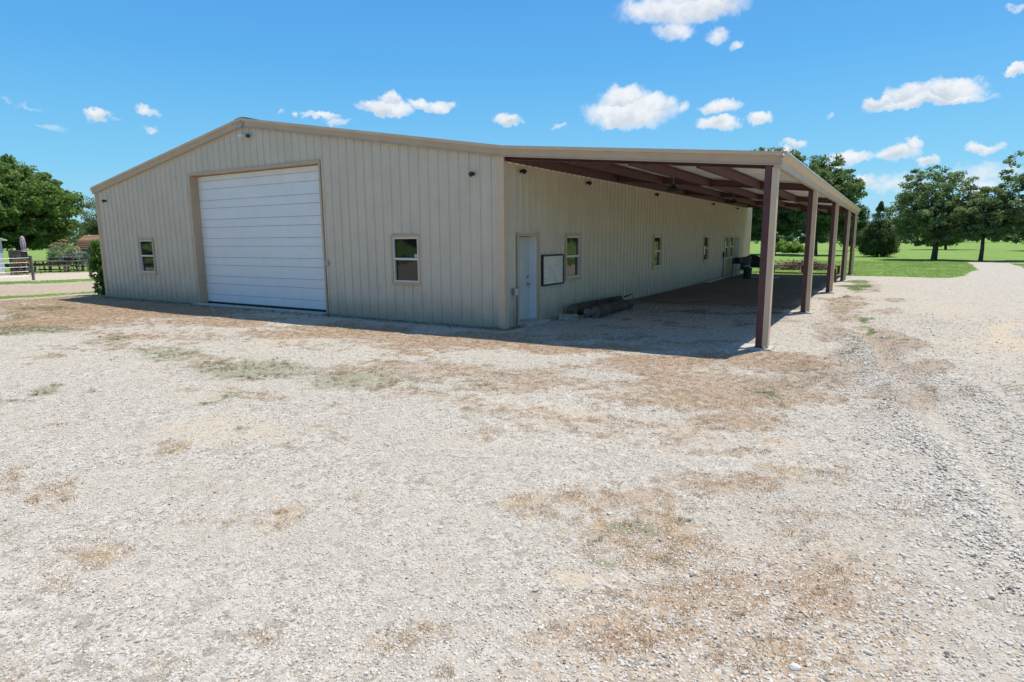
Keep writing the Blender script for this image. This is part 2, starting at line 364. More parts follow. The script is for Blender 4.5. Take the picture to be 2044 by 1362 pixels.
# ------------------------------------------------------------------ ground masks (all in world metres)
PATCHES=[('dry',-13.04,-1.93,0.127,0.254,0.199,-0.379,1),('dry',-11.27,-4.48,0.207,0.501,0.284,-0.530,0.85),
('dry',-3.88,-2.08,0.361,0.410,0.335,-0.606,1),('dry',-0.21,-1.80,0.374,0.284,0.452,-0.807,1),
('dry',2.34,-1.46,0.544,0.273,0.753,-1.384,1),('dry',-6.81,-4.15,0.237,0.422,0.424,-0.767,0.6),
('dry',-7.25,-2.31,0.310,0.463,0.383,-0.720,0.75),('dry',4.43,-1.76,0.664,0.212,0.768,-1.355,0.95),
('dry',6.18,-1.04,1.160,0.166,0.630,-1.108,0.8),('dry',4.21,-3.29,0.685,0.272,0.544,-0.961,0.8),
('dry',5.86,-3.64,0.579,0.131,0.553,-0.962,0.75),('dry',6.29,-4.79,1.371,0.279,0.995,-1.658,0.7),
('dry',3.11,-4.32,0.610,0.357,0.575,-1.031,0.6),('dry',1.33,-4.49,0.533,0.439,0.563,-1.003,0.6),
('twig',7.51,1.41,1.351,0.029,0.171,-0.309,0.9),('twig',6.42,9.03,1.488,0.098,0.145,-0.279,0.7),
('twig',8.36,-0.73,2.634,-0.121,0.679,-1.177,0.8),('twig',8.06,-2.54,2.003,-0.047,0.741,-1.282,0.8),
('twig',7.17,-1.40,1.624,0.093,0.530,-0.936,0.6),('dry',7.21,-2.17,2.632,0.156,0.773,-1.353,0.6),
('twig',7.78,-3.68,2.779,0.014,1.162,-1.984,0.5),('twig',6.63,16.80,1.401,0.057,0.138,-0.283,0.5),
('olive',-10.25,-5.54,0.405,1.070,0.458,-0.842,1),('olive',-6.88,-5.23,0.587,1.205,0.481,-0.874,0.6),
('olive',-3.93,-5.58,0.541,0.932,0.406,-0.737,0.65),('olive',-1.37,-5.78,0.579,0.806,0.498,-0.864,0.8),
('olive',0.73,-5.55,0.627,0.649,0.582,-1.048,0.7),('olive',2.33,-5.14,0.996,0.757,0.865,-1.521,0.5),
('olive',-15.98,-2.96,0.467,1.178,0.497,-0.964,0.8),('olive',-13.94,-4.64,0.739,2.072,0.494,-0.919,0.7),
('olive',1.53,-2.54,1.488,0.950,0.925,-1.650,0.3),('olive',-2.66,-8.17,1.713,4.247,1.322,-2.325,0.9),
('olive',-2.13,-8.79,1.628,4.513,2.389,-4.247,0.7),('olive',0.07,-7.49,3.605,5.710,2.163,-3.685,0.9),
('olive',1.47,-7.93,3.660,5.229,2.863,-4.980,0.6),('olive',-1.98,-7.82,3.923,8.427,3.999,-7.033,0.8),
('olive',0.74,-9.69,4.587,12.202,4.587,-7.798,0.6),('olive',3.67,-9.53,11.917,17.439,10.173,-17.633,0.7),
('straw',3.84,-9.08,3.047,3.717,2.849,-4.525,0.8),('straw',3.17,-10.16,2.078,4.294,2.909,-4.655,0.8),
('straw',3.31,-10.46,3.822,8.917,3.312,-5.605,0.6),('straw',1.75,-10.05,1.525,3.892,2.528,-4.073,0.3),
('straw',3.90,-10.84,1.787,4.578,5.482,-8.680,0.3),('straw',4.21,-11.02,1.430,3.850,4.840,-7.481,0.35),
('straw',4.56,-10.68,1.802,3.604,3.861,-6.564,0.25),('dry',5.88,-7.61,1.048,0.414,1.718,-2.830,0.62),
('dry',6.56,-6.77,1.308,0.289,1.784,-2.974,0.68),('dry',6.35,-8.10,1.448,0.491,1.166,-1.865,0.7),
('dry',6.89,-8.60,1.852,0.463,1.653,-2.893,0.66),('dry',5.43,-8.21,3.674,2.133,4.063,-6.857,0.6),
('dry',7.37,-7.01,2.349,0.203,2.227,-3.758,0.4),('dry',7.45,-8.27,2.379,0.202,1.388,-2.313,0.62),
('dry',5.73,-7.76,5.749,2.635,4.524,-7.186,0.5),('dry',6.61,-9.26,1.808,0.678,2.486,-4.068,0.6),
('dry',7.33,-8.97,2.712,0.411,2.712,-4.438,0.62),('twig',7.99,-6.54,5.201,-0.118,4.053,-6.586,0.7),
('dry',6.40,-9.77,1.428,0.773,5.948,-10.112,0.3),('olive',6.21,-8.04,4.437,1.600,3.395,-6.062,0.9),
('olive',6.57,-7.67,10.985,3.025,5.970,-9.950,0.8),('olive',6.09,-8.41,11.919,5.172,8.246,-13.193,0.9),
('olive',6.21,-8.63,10.378,4.416,8.037,-13.601,0.9),('olive',6.49,-8.41,11.958,4.066,8.371,-13.154,0.9),
('olive',6.53,-7.40,12.816,3.373,5.396,-9.106,0.6),('olive',6.28,-8.36,9.429,3.558,9.340,-15.344,0.7),
('olive',5.58,-8.94,18.101,11.930,12.479,-22.078,0.6),('olive',6.31,-3.28,5.182,0.856,2.891,-5.032,1),
('olive',6.52,-3.42,3.642,0.534,2.296,-3.974,0.7),('green',7.24,0.30,7.100,0.325,1.137,-1.982,1),
('green',7.36,3.75,5.683,0.162,0.767,-1.407,0.8),('green',7.08,1.51,9.667,0.514,2.036,-3.687,0.7),
('green',6.46,17.31,2.296,0.105,0.226,-0.466,1),('green',6.44,12.20,3.630,0.204,0.602,-1.175,0.8),
('green',6.15,20.95,1.942,0.097,0.300,-0.645,0.7),('green',7.18,5.43,7.693,0.278,0.707,-1.306,0.9),
('olive',7.62,2.51,5.672,0.077,0.936,-1.679,0.7),('olive',6.98,3.37,1.704,0.091,0.634,-1.148,0.25),
('pebble',7.12,-8.64,0.907,0.151,0.640,-1.014,1),('pebble',7.70,-7.21,2.645,0.037,1.102,-1.837,0.6),
('pebble',6.61,-9.58,1.449,0.613,2.415,-4.106,0.7),('pebble',7.19,-7.01,1.380,0.170,1.091,-1.841,0.6),
('sand',9.84,4.51,2.605,-0.309,0.177,-0.322,1),('sand',8.75,-0.51,2.257,-0.178,0.534,-0.944,0.5),
('sand',6.09,-8.94,5.320,2.595,5.154,-8.326,1),('sand',6.52,-9.19,11.836,4.874,8.206,-13.428,1),
('sand',4.40,-6.94,1.014,0.642,1.954,-3.350,0.5),('sand',7.25,-6.09,1.533,0.138,2.841,-4.892,0.4),
('sand',7.54,-7.72,3.178,0.215,1.712,-2.897,0.5),('sand',8.17,-8.17,5.229,-0.475,1.681,-2.750,0.3),
('sand',5.63,-7.33,2.294,0.987,2.881,-4.962,0.4),('sand',-8.70,-3.09,0.211,0.375,0.574,-1.071,0.2),
('clean',-5.58,-1.42,0.853,1.043,0.669,-1.234,0.8),('clean',-4.74,-2.55,0.456,0.583,0.626,-1.145,0.6),
('clean',3.94,-3.44,2.425,1.050,0.969,-1.713,1),('clean',-9.30,-4.52,0.442,0.964,0.868,-1.597,0.5),
('clean',-7.02,-3.79,0.392,0.678,0.701,-1.271,0.6)]


_lat = np.random.RandomState(5).rand(256, 256)
def vnoise(x, y):
    xi = np.floor(x).astype(int); yi = np.floor(y).astype(int); fx = x-xi; fy = y-yi
    fx = fx*fx*(3-2*fx); fy = fy*fy*(3-2*fy)
    g = lambda i, j: _lat[i % 256, j % 256]
    return (g(xi, yi)*(1-fx)+g(xi+1, yi)*fx)*(1-fy)+(g(xi, yi+1)*(1-fx)+g(xi+1, yi+1)*fx)*fy
def fbm(x, y, o=4):
    s = 0; a = .5; t = 0
    for i in range(o):
        s = s+a*vnoise(x*2**i+17*i, y*2**i+9*i); t += a; a *= .5
    return s/t
def sst(v, a, b_):
    t = np.clip((v-a)/(b_-a), 0, 1); return t*t*(3-2*t)
def masks(X, Y):
    K = {k: np.zeros_like(X) for k in ('dry', 'twig', 'olive', 'green', 'straw', 'pebble', 'sand', 'clean', 'dirt', 'lawn', 'dirt_painted_shade')}
    wx = X+(fbm(X*.9, Y*.9)-.5)*1.2; wy = Y+(fbm(X*.9+40, Y*.9+7)-.5)*1.2
    near = ((X-CAMP.x)**2+(Y-CAMP.y)**2) < 81
    wx = np.where(near, X+(wx-X)*.35, wx); wy = np.where(near, Y+(wy-Y)*.35, wy)
    for k, cx, cy, a, b_, c, d_, s in PATCHES:
        dx = wx-cx; dy = wy-cy
        u = a*dx+b_*dy; v = c*dx+d_*dy; r2 = u*u+v*v
        K[k] = np.maximum(K[k], s*np.exp(-r2*r2*.35-r2*.35))
    n = fbm(X*.35+3, Y*.35, 4)
    wob = (fbm(X*.5, Y*.5+11)-.5)*1.6
    # lawn behind the building, right of the drive, and the yard on the left
    Yw = Y+wob*.4; Xw = X+wob*.4
    pl_ = np.interp(Y, [25, 27, 32, 35, 42, 50, 58, 70], [9.8, 10.5, 11.5, 12.1, 12.6, 12.8, 13.4, 14.5])   # left edge of the drive
    pr_ = np.interp(Y, [25, 27, 32, 35, 42, 50, 58, 70], [30, 24, 14.6, 14.6, 14.9, 15.2, 16.0, 17.5])
    back = sst(Yw, 25.4, 26.1)*(1-sst(Xw-pl_, -.3, .25)*(1-sst(Xw-pr_, -.2, .3)))
    back = np.maximum(back, sst(Yw, 50.6, 51.4))*(1-(sst(Yw, 48.0, 48.6)*(1-sst(Yw, 50.3, 51.2))*sst(Xw, 13, 14)))
    edge = np.exp(-((Xw-pl_+.6)/.7)**2)*(Y > 25)*(Y < 50)
    K['dry'] = np.maximum(K['dry'], .75*edge)
    lf = X-.35*Y        # the tracks on the left run slightly askew
    left = np.zeros_like(X)
    left = np.maximum(left, sst(-(lf+.5*wob), 20.3, 20.7)*(1-sst(-(lf+.5*wob), 21.8, 22.4))*.85)
    left = np.maximum(left, sst(-(lf+.4*wob), 30.5, 31)*(1-sst(-(lf+.4*wob), 33.9, 34.4)))
    left = np.maximum(left, sst(-(lf+wob), 44.8, 45.6)*(X < -40))
    left = np.maximum(left, (X < -18.6)*sst(Y, 9, 12)*.9)
    K['dry'] = np.maximum(K['dry'], .6*(sst(-lf, 22.3, 23)*(1-sst(-lf, 24, 24.6))+sst(-lf, 27.5, 28.4)*(1-sst(-lf, 30.4, 31))))
    K['dry'] = np.maximum(K['dry'], .62*(X < -19.5)*sst(-lf, 20, 21.5)*(1-sst(-lf, 30, 31)))
    K['sand'] = np.maximum(K['sand'], .8*sst(-lf, 34.2, 34.8)*(1-sst(-lf, 45, 46)))
    south = sst(-Y+wob, 34, 36)
    east = sst(X+wob, 24, 26)
    K['lawn'] = np.clip(np.maximum.reduce([back, left, south, east]), 0, 1)
    zone = sst(Y, -8.3, -4.5)*(1-sst(Y, .2, 1.5))
    K['dry'] = np.maximum(K['dry'], .62*zone*(1-sst(X, 6.3, 7.6))*sst(fbm(X*.5+31, Y*1.0+4, 5), .42, .68)*(1-.6*K['clean']))
    K['dry'] = np.maximum(K['dry'], .72*sst(-X, 7, 14)*(X > -26)*sst(Y, -5.5, -2.5)*(1-sst(Y, .2, 1.5))*(.55+.6*fbm(X*.7+3, Y*1.6, 4)))
    zr = sst(X, 5.6, 6.4)*(1-sst(X+wob*.5, 7.4, 8.8))*sst(Y, -6, -4.5)*(1-sst(Y, 20, 24))
    K['twig'] = np.maximum(K['twig'], .62*zr*sst(fbm(X*.9+3, Y*.5+14, 5), .45, .7))
    K['sand'] = np.maximum(K['sand'], .6*sst(fbm(X*.55+71, Y*.55+4, 5), .55, .75))
    K['straw'] = np.maximum(K['straw'], .6*sst(fbm(X*1.25+5, Y*1.6+61, 5), .63, .78)*(Y < 0))
    K['twig'] = np.maximum(K['twig'], .45*sst(fbm(X*1.5+95, Y*1.9+31, 5), .63, .78)*(Y < 0))
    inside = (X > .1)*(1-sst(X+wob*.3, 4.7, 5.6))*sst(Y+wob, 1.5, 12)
    K['dirt_painted_shade'] = (X > .0)*(1-sst(X, 4.9, 5.6))*sst(Y, -.9, .4)*(.35+.65*sst(Y+wob, 1, 7))*(1-sst(Y, 25.8, 26.3))  # carport floor darkening: dirt plus the roof's shade put into the colour
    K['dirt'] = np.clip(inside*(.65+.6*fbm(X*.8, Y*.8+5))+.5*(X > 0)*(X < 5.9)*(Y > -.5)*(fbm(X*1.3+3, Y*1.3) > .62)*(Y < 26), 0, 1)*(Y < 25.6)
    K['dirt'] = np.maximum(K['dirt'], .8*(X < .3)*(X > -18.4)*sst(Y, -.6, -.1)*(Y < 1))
    K['clean'] = np.maximum(K['clean'], 0)
    for k in ('dry', 'olive', 'twig'):
        K[k] = K[k]*(1-.8*K['clean'])*(1-.7*K['dirt'])
    return K
def gz(X, Y):
    r = np.sqrt((X-CAMP.x)**2+(Y-CAMP.y)**2)
    z = (fbm(X*.6+5, Y*.6)-.5)*.05+(fbm(X*3, Y*3+8, 3)-.5)*.022
    z = z*(1-.75*((X > -19)*(X < 6.5)*(Y > -1.2)*(Y < 29)))
    # loose windrow and wheel ruts by the drive
    s = X-(8.9+.06*(Y+9)); z = z+sst(X, 7.9, 8.9)*(Y < 6)*(.035*(fbm(X*1.6+3, Y*.7+2, 3)-.5)+.05*(fbm(X*4.5, Y*3.2, 3)-.5))
    u = X-(8.15-.15*(Y+2.9)); q = (Y < 4)*(r < 22)
    wv = .5+fbm(X*1.3, Y*.6+40, 3)
    z = z+q*wv*(-.06*np.exp(-(u/.16)**2)+.06*np.exp(-((u+.38)/.22)**2)*(.4+1.2*fbm(X*5, Y*3+9, 3))-.055*np.exp(-((u-1.1)/.17)**2)+.05*np.exp(-((u-.75)/.2)**2)*fbm(X*5+8, Y*3, 3))
    z = z-.04*sst(-Y, .2, 1.2)
    return z-.012
def axis(a0, a1, step, lo, hi):
    mid = list(np.arange(a0, a1, step)); L = [a0]; s = step
    while L[-1] > lo: s *= 1.22; L.append(L[-1]-s)
    Rr = [mid[-1]]; s = step
    while Rr[-1] < hi: s *= 1.22; Rr.append(Rr[-1]+s)
    return np.array(L[:0:-1]+mid+Rr[1:])
xs = axis(-24, 15, .11, -1800, 1800); ys = axis(-12.5, 8, .10, -1800, 8)
ys = np.concatenate([ys[ys < 8], np.arange(8, 30, .16), 30+np.cumsum(.16*1.12**np.arange(1, 85))])
ys = ys[ys < 2200]
GX, GY = np.meshgrid(xs, ys)
K = masks(GX.ravel(), GY.ravel())
GZ = gz(GX.ravel(), GY.ravel())
nx, ny = len(xs), len(ys)
idx = np.arange(nx*ny).reshape(ny, nx)
Fq = np.stack([idx[:-1, :-1].ravel(), idx[:-1, 1:].ravel(), idx[1:, 1:].ravel(), idx[1:, :-1].ravel()], 1)

gm = bpy.data.materials.new('gravel_yard_and_grass'); gm.use_nodes = True
t = gm.node_tree; t.nodes.clear(); b = NB(t)
gpos = b.n('ShaderNodeNewGeometry').outputs['Position']
def A(n): return b.n('ShaderNodeAttribute', attribute_name=n).outputs['Fac']
nf = b.noise(gpos, 5.5, 9, .68)
nm = b.noise(gpos, .9, 7, .62)
nh = b.noise(gpos, 26, 6, .7)
def mk(n, lo=.32, hi=.62, amp=.9, amp2=.5):
    x = b.m('MULTIPLY_ADD', b.m('SUBTRACT', nf, .5), amp, A(n))
    x = b.m('MULTIPLY_ADD', b.m('SUBTRACT', nh, .5), amp2, x)
    return b.ss(x, lo, hi)
v1 = b.vor(gpos, 85); v2 = b.vor(gpos, 38)
s1 = b.n('ShaderNodeSeparateColor'); t.links.new(v1, s1.inputs[0])
s2 = b.n('ShaderNodeSeparateColor'); t.links.new(v2, s2.inputs[0])
grav = b.ramp(s1.outputs[0], [(0, (.16, .135, .105)), (.12, (.36, .315, .25)), (.5, (.505, .45, .37)), (.86, (.575, .515, .43)), (1, (.70, .645, .555))])
grav2 = b.ramp(s2.outputs[1], [(0, (.24, .205, .165)), (.25, (.45, .40, .325)), (.7, (.545, .49, .41)), (1, (.64, .585, .50))])
grav = b.mix(b.ss(s2.outputs[0], .45, .55), grav, grav2)
peb = b.ramp(s2.outputs[2], [(0, (.14, .135, .14)), (.2, (.38, .28, .18)), (.45, (.50, .40, .29)), (.7, (.56, .48, .38)), (.85, (.50, .31, .15)), (1, (.68, .63, .55))])
grav = b.mix(mk('pebble', .25, .75, .7, .4), grav, b.mix(.8, grav, peb))
spk = b.n('ShaderNodeSeparateColor'); t.links.new(b.vor(gpos, 15), spk.inputs[0])
grav = b.mix(b.m('MULTIPLY', b.ss(spk.outputs[0], .86, .92), .5), grav, (.24, .20, .155))
grav = b.mix(b.m('MULTIPLY', b.ss(spk.outputs[1], .9, .95), .45), grav, (.68, .64, .57))
# wide mottling: dustier and stonier areas
grav = b.mix(b.ss(nm, .38, .66, 0, .55), grav, (.50, .44, .355))
grav = b.mix(b.m('MULTIPLY', b.ss(nf, .50, .78), .35), grav, (.40, .36, .30))
fine = b.noise(gpos, 140, 3, .6)
gn = b.noise(gpos, 9, 8, .75)
strawc = b.ramp(fine, [(.3, (.20, .13, .075)), (.5, (.40, .27, .165)), (.72, (.60, .46, .31))])
drycol = b.mix(b.ss(gn, .35, .65), strawc, (.44, .30, .195))
c = b.mix(b.m('MULTIPLY', mk('sand', .38, .85, 1.5, .9), .7), grav, (.58, .47, .33))
c = b.mix(b.m('MULTIPLY', mk('dry', .34, .74, 1.6, 1.1), .78), c, drycol)
c = b.mix(b.m('MULTIPLY', mk('straw', .42, .85, 1.7, 1.1), .62), c, b.mix(.5, strawc, (.62, .47, .26)))
c = b.mix(b.m('MULTIPLY', mk('twig'), .72), c, b.mix(b.ss(gn, .35, .65), (.32, .235, .155), (.42, .34, .25)))
oliv = b.ramp(fine, [(.3, (.15, .15, .08)), (.55, (.29, .275, .165)), (.75, (.47, .43, .31))])
c = b.mix(b.m('MULTIPLY', mk('olive', .40, .66, 1.1, .8), .8), c, oliv)
c = b.mix(b.m('MULTIPLY', mk('green', .35, .65), .85), c, (.12, .20, .05))
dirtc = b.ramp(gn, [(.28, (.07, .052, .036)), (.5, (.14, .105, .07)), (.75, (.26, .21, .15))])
c = b.mix(b.m('MULTIPLY', A('dirt_painted_shade'), .72), c, b.mix(b.ss(nf, .35, .7), (.16, .13, .10), (.30, .255, .205)))
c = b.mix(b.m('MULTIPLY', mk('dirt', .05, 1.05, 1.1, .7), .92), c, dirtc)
lm = b.noise(gpos, .35, 6, .6); lm2 = b.noise(b.v('MULTIPLY', gpos, (1, 1.8, 1)), 1.7, 6, .7)
lawnc = b.mix(b.ss(lm, .35, .65), (.17, .27, .06), (.22, .33, .075))
lawnc = b.mix(b.ss(lm2, .48, .72, 0, .5), lawnc, (.29, .32, .11))
lawnc = b.mix(b.ss(b.noise(gpos, 9, 6, .7), .5, .75, 0, .4), lawnc, (.11, .18, .035))
c = b.mix(mk('lawn', .38, .62, .75, .6), c, lawnc)
c = b.mix(1.0, c, (.99, 1.0, 1.01), 'MULTIPLY')
pb = b.n('ShaderNodeBsdfPrincipled'); t.links.new(c, pb.inputs['Base Color']); pb.inputs['Roughness'].default_value = .95
pb.inputs['Specular IOR Level'].default_value = .15
d1 = b.vor(gpos, 38, 'Distance'); d2 = b.vor(gpos, 85, 'Distance')
hh = b.m('ADD', b.m('MULTIPLY', d1, -1.0), b.m('MULTIPLY', d2, -.5))
hh = b.m('ADD', hh, b.m('MULTIPLY', nh, 1.6))
bn = b.n('ShaderNodeBump'); bn.inputs['Strength'].default_value = .75; bn.inputs['Distance'].default_value = .014
hh = b.m('ADD', hh, b.m('MULTIPLY', b.noise(gpos, 7.5, 5, .65), 4.5))
t.links.new(hh, bn.inputs['Height']); t.links.new(bn.outputs[0], pb.inputs['Normal'])
o = b.n('ShaderNodeOutputMaterial'); t.links.new(pb.outputs[0], o.inputs[0])
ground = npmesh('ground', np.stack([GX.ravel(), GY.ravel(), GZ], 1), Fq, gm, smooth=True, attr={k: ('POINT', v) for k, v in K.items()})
tag(ground, kind='structure')

# ------------------------------------------------------------------ the steel building
Wd, Dp, HE, SL = 18.17, 28.31, 3.90, .1683
XR = -Wd/2
def zb(x): return 3.881+SL*(abs(XR)-abs(x-XR))      # underside of the rake trim
PITCH, PW = .3048, .9144
def prof(u):
    r = (u % PITCH)-PITCH/2; a = abs(r)
    if a < .018: return .032
    if a < .034: return .032*(.034-a)/.016
    m_ = abs(abs(r)-.098)
    if m_ < .012: return .005*(1-m_/.012)
    return 0.0
def prof_breaks(u0, u1):
    out = {u0, u1}
    k = math.floor(u0/PITCH)-1
    while k*PITCH < u1+PITCH:
        c = (k+.5)*PITCH
        for dd in (-.11, -.098, -.086, -.034, -.018, .018, .034, .086, .098, .11):
            x = c+dd
            if u0 < x < u1: out.add(x)
        k += 1
    return out
def sheet_wall(parent, P, top, length, openings, m, z0=-.03, extra=(), name='wall_panel'):
    """P(u, depth, z) -> point; every 0.91 m sheet is its own part"""
    n = math.ceil(length/PW-1e-6)
    for k in range(n):
        u0, u1 = k*PW, min((k+1)*PW, length)
        br = prof_breaks(u0, u1)
        for (a, c, e, f) in openings:
            for q in (a, c):
                if u0 < q < u1: br.add(q)
        for q in extra:
            if u0 < q < u1: br.add(q)
        br = sorted(br); mb = MB()
        lap = .0015*(k % 2)
        for a, c in zip(br[:-1], br[1:]):
            mid = (a+c)/2
            iv = [(z0, None)]
            for (p, q, e, f) in openings:
                if p-1e-6 <= mid <= q+1e-6:
                    nv = []
                    for (lo, hi) in iv:
                        if hi is None or hi > f:
                            if e > lo: nv.append((lo, e))
                            nv.append((f, hi))
                        else: nv.append((lo, hi))
                    iv = nv
            for lo, hi in iv:
                ta = top(a) if hi is None else hi; tb = top(c) if hi is None else hi
                da, dc = prof(a+1e-7)+lap, prof(c-1e-7)+lap
                mb.add([P(a, da, lo), P(c, dc, lo), P(c, dc, tb), P(a, da, ta)], [(0, 1, 2, 3)])
        if mb.f: mb.build(name, m, parent)

bld = thing('metal_building', 'long cream ribbed steel workshop with big white roll-up door and attached open carport', 'building', (0, 0, 0))
# openings, front (u runs from the left corner), side (u runs back from the near corner)
DX0, DX1, DH = -12.02, -5.94, 4.18
fo = [(DX0+Wd, DX1+Wd, -1, DH), (-15.5+Wd, -14.61+Wd, .99, 2.13), (-3.37+Wd, -2.52+Wd, .99, 2.13)]
sheet_wall(bld, lambda u, d_, z: (u-Wd, -d_, z), lambda u: zb(u-Wd)+.08, Wd, fo, cream, extra=(Wd/2,))
so_ = [(.62, 1.51, -1, 2.13), (3.17, 4.02, .99, 2.13), (10.4, 11.25, .99, 2.13), (17.52, 18.37, .99, 2.13), (21.72, 22.57, .99, 2.13), (22.95, 23.75, .99, 2.13), (24.1, 25.0, -1, 2.13)]
sheet_wall(bld, lambda u, d_, z: (d_, u, z), lambda u: 3.95, Dp, so_, cream)
sheet_wall(bld, lambda u, d_, z: (-Wd-d_, Dp-u, z), lambda u: 3.9, Dp, [], cream)
sheet_wall(bld, lambda u, d_, z: (-u, Dp+d_, z), lambda u: zb(-u)+.08, Wd, [], cream, extra=(Wd/2,))
# liner and slab
mb = MB(); mb.box(-Wd+.12, DX0-.05, .12, .16, 0, 3.95); mb.box(DX1+.05, -.12, .12, .16, 0, 3.9); mb.box(-.16, -.12, .16, .55, 0, 3.9); mb.box(-.30, -.26, 1.7, Dp-.2, 0, 3.9)
mb.build('inner_liner', mat('inner_liner', (.25, .25, .24), .8), bld)
mb = MB(); mb.box(-Wd+.02, -.02, .02, Dp-.02, -.35, .012); mb.build('slab', concr, bld)
mb = MB(); mb.box(DX0-.15, DX1+.02, -.22, .02, -.30, .035); mb.build('door_apron', concr, bld, bevel=.012)
mb = MB(); mb.box(.0, .34, .55, 1.62, -.30, .05); mb.build('doorstep', concr, bld, bevel=.012)
# corner trims
for (x0, x1, y0, y1) in ((-.12, .042, -.045, -.035), (.032, .042, -.035, .13)):
    pass
mb = MB(); mb.box(-.13, .045, -.045, -.034, -.02, 3.92); mb.box(.034, .045, -.034, .14, -.02, 3.92); mb.build('corner_trim', tanl, bld)
mb = MB(); mb.box(-Wd-.045, -Wd+.13, -.045, -.034, -.02, 3.93); mb.box(-Wd-.045, -Wd-.034, -.034, .14, -.02, 3.93); mb.build('corner_trim', tan, bld)
mb = MB(); mb.box(.034, .045, Dp-.13, Dp+.045, -.02, 3.92); mb.box(-.1, .034, Dp+.034, Dp+.045, -.02, 3.92); mb.build('corner_trim', tanl, bld)
mb = MB(); mb.box(-Wd-.045, -Wd-.034, Dp-.13, Dp+.045, -.02, 3.93); mb.build('corner_trim', tan, bld)
# roof slopes
def slab(pts_top, th, mb):
    n = len(pts_top); bot = [(x, y, z-th) for x, y, z in pts_top]
    return mb.add(list(pts_top)+bot, [tuple(range(n)), tuple(range(n, 2*n))[::-1]]+[(i, n+i, n+(i+1) % n, (i+1) % n) for i in range(n)])
TH = .235
for sgn in (1, -1):
    xe = 0 if sgn > 0 else -Wd-.1
    k = 0; y = -.02
    while y < Dp+.05:
        y1 = min(y+PW, Dp+.06)
        mb = MB(); slab([(XR, y, zb(XR)+TH-.02), (xe, y, zb(xe)+TH-.02), (xe, y1-.004, zb(xe)+TH-.02), (XR, y1-.004, zb(XR)+TH-.02)], .03, mb)
        yy = y+.1524
        while yy < y1:
            a = (XR, yy, zb(XR)+TH+.002); c = (xe, yy, zb(xe)+TH+.002); mb.beam(a, c, .05, .03); yy += .3048
        mb.build('roof_panel', galv, bld); y = y1
mb = MB()
for sgn in (1, -1):
    mb.add([(XR, -.1, zb(XR)+TH+.035), (XR+sgn*.3, -.1, zb(XR)+TH-.012), (XR+sgn*.3, Dp+.1, zb(XR)+TH-.012), (XR, Dp+.1, zb(XR)+TH+.035)], [(0, 1, 2, 3)])
mb.add([(XR-.2, -.102, zb(XR)-.03), (XR+.12, -.102, zb(XR)-.02), (XR+.12, -.102, zb(XR)+TH+.008), (XR, -.102, zb(XR)+TH+.03), (XR-.2, -.102, zb(XR)+TH-.01)], [(0, 1, 2, 3, 4)])
mb.build('ridge_cap', mat('ridge_cap_grey_tan', (.40, .36, .29), .45), bld)
# rake trims, front and back, in lapped lengths
def rake(xa, xb, za, zb_, y, s=-1, lapo=0):
    mb = MB(); e = lapo*.003
    mb.beam((xa, y, za+.085), (xb, y, zb_+.085), .04+e, .17)          # face
    mb.beam((xa, y+s*.012, za+.008), (xb, y+s*.012, zb_+.008), .05+e, .016)  # kicked lower lip
    return mb
def cap(xa, xb, za, zb_, y, lapo=0):
    mb = MB(); e = lapo*.003
    mb.beam((xa, y-.014, za+.205), (xb, y-.014, zb_+.205), .09+e, .072)
    mb.beam((xa, y-.005, za+.158), (xb, y-.005, zb_+.158), .052+e, .014)
    return mb
cuts = [-Wd-.1, -13.6, XR, -5.45, -.0]
for i, (xa, xb) in enumerate(zip(cuts[:-1], cuts[1:])):
    r = rake(xa, xb, zb(xa), zb(xb), -.065, lapo=i % 2); ob = r.build('rake_trim', tan, bld)
    cap(xa, xb, zb(xa), zb(xb), -.068, i % 2).build('trim_cap', tanl, ob)
    ob = rake(xa, xb, zb(xa), zb(xb), Dp+.065, 1, lapo=i % 2).build('rake_trim', tan, bld)
# end of the left eave gutter
mb = MB(); mb.prism([(-Wd-.20, zb(-Wd)+.14), (-Wd-.06, zb(-Wd)+.0), (-Wd+.02, zb(-Wd)+.02), (-Wd+.02, zb(-Wd)+.2), (-Wd-.20, zb(-Wd)+.2)], -.1, Dp+.1, 1); mb.build('eave_gutter', tanl, bld)

# ---- carport frame
LX = 5.82; CS = .1
def cz(x): return 3.881-CS*x          # underside of the carport's front beam
ys_post = [0.0, 6.476, 13.724, 20.856, 26.62]
YE = 27.0
cuts = [0, 1.0, 5.35, LX]
cuts = [0.0, 5.33, LX+.03]
for i, (xa, xb) in enumerate(zip(cuts[:-1], cuts[1:])):
    ob = rake(xa, xb, cz(xa), cz(xb), -.065, lapo=(i+1) % 2).build('carport_fascia', tan, bld)
    cap(xa, xb, cz(xa)-.005, cz(xb)-.005, -.068, (i+1) % 2).build('trim_cap', tanl, ob)
rake(0, LX, cz(0), cz(LX), YE+.06, 1).build('carport_fascia', tan, bld)
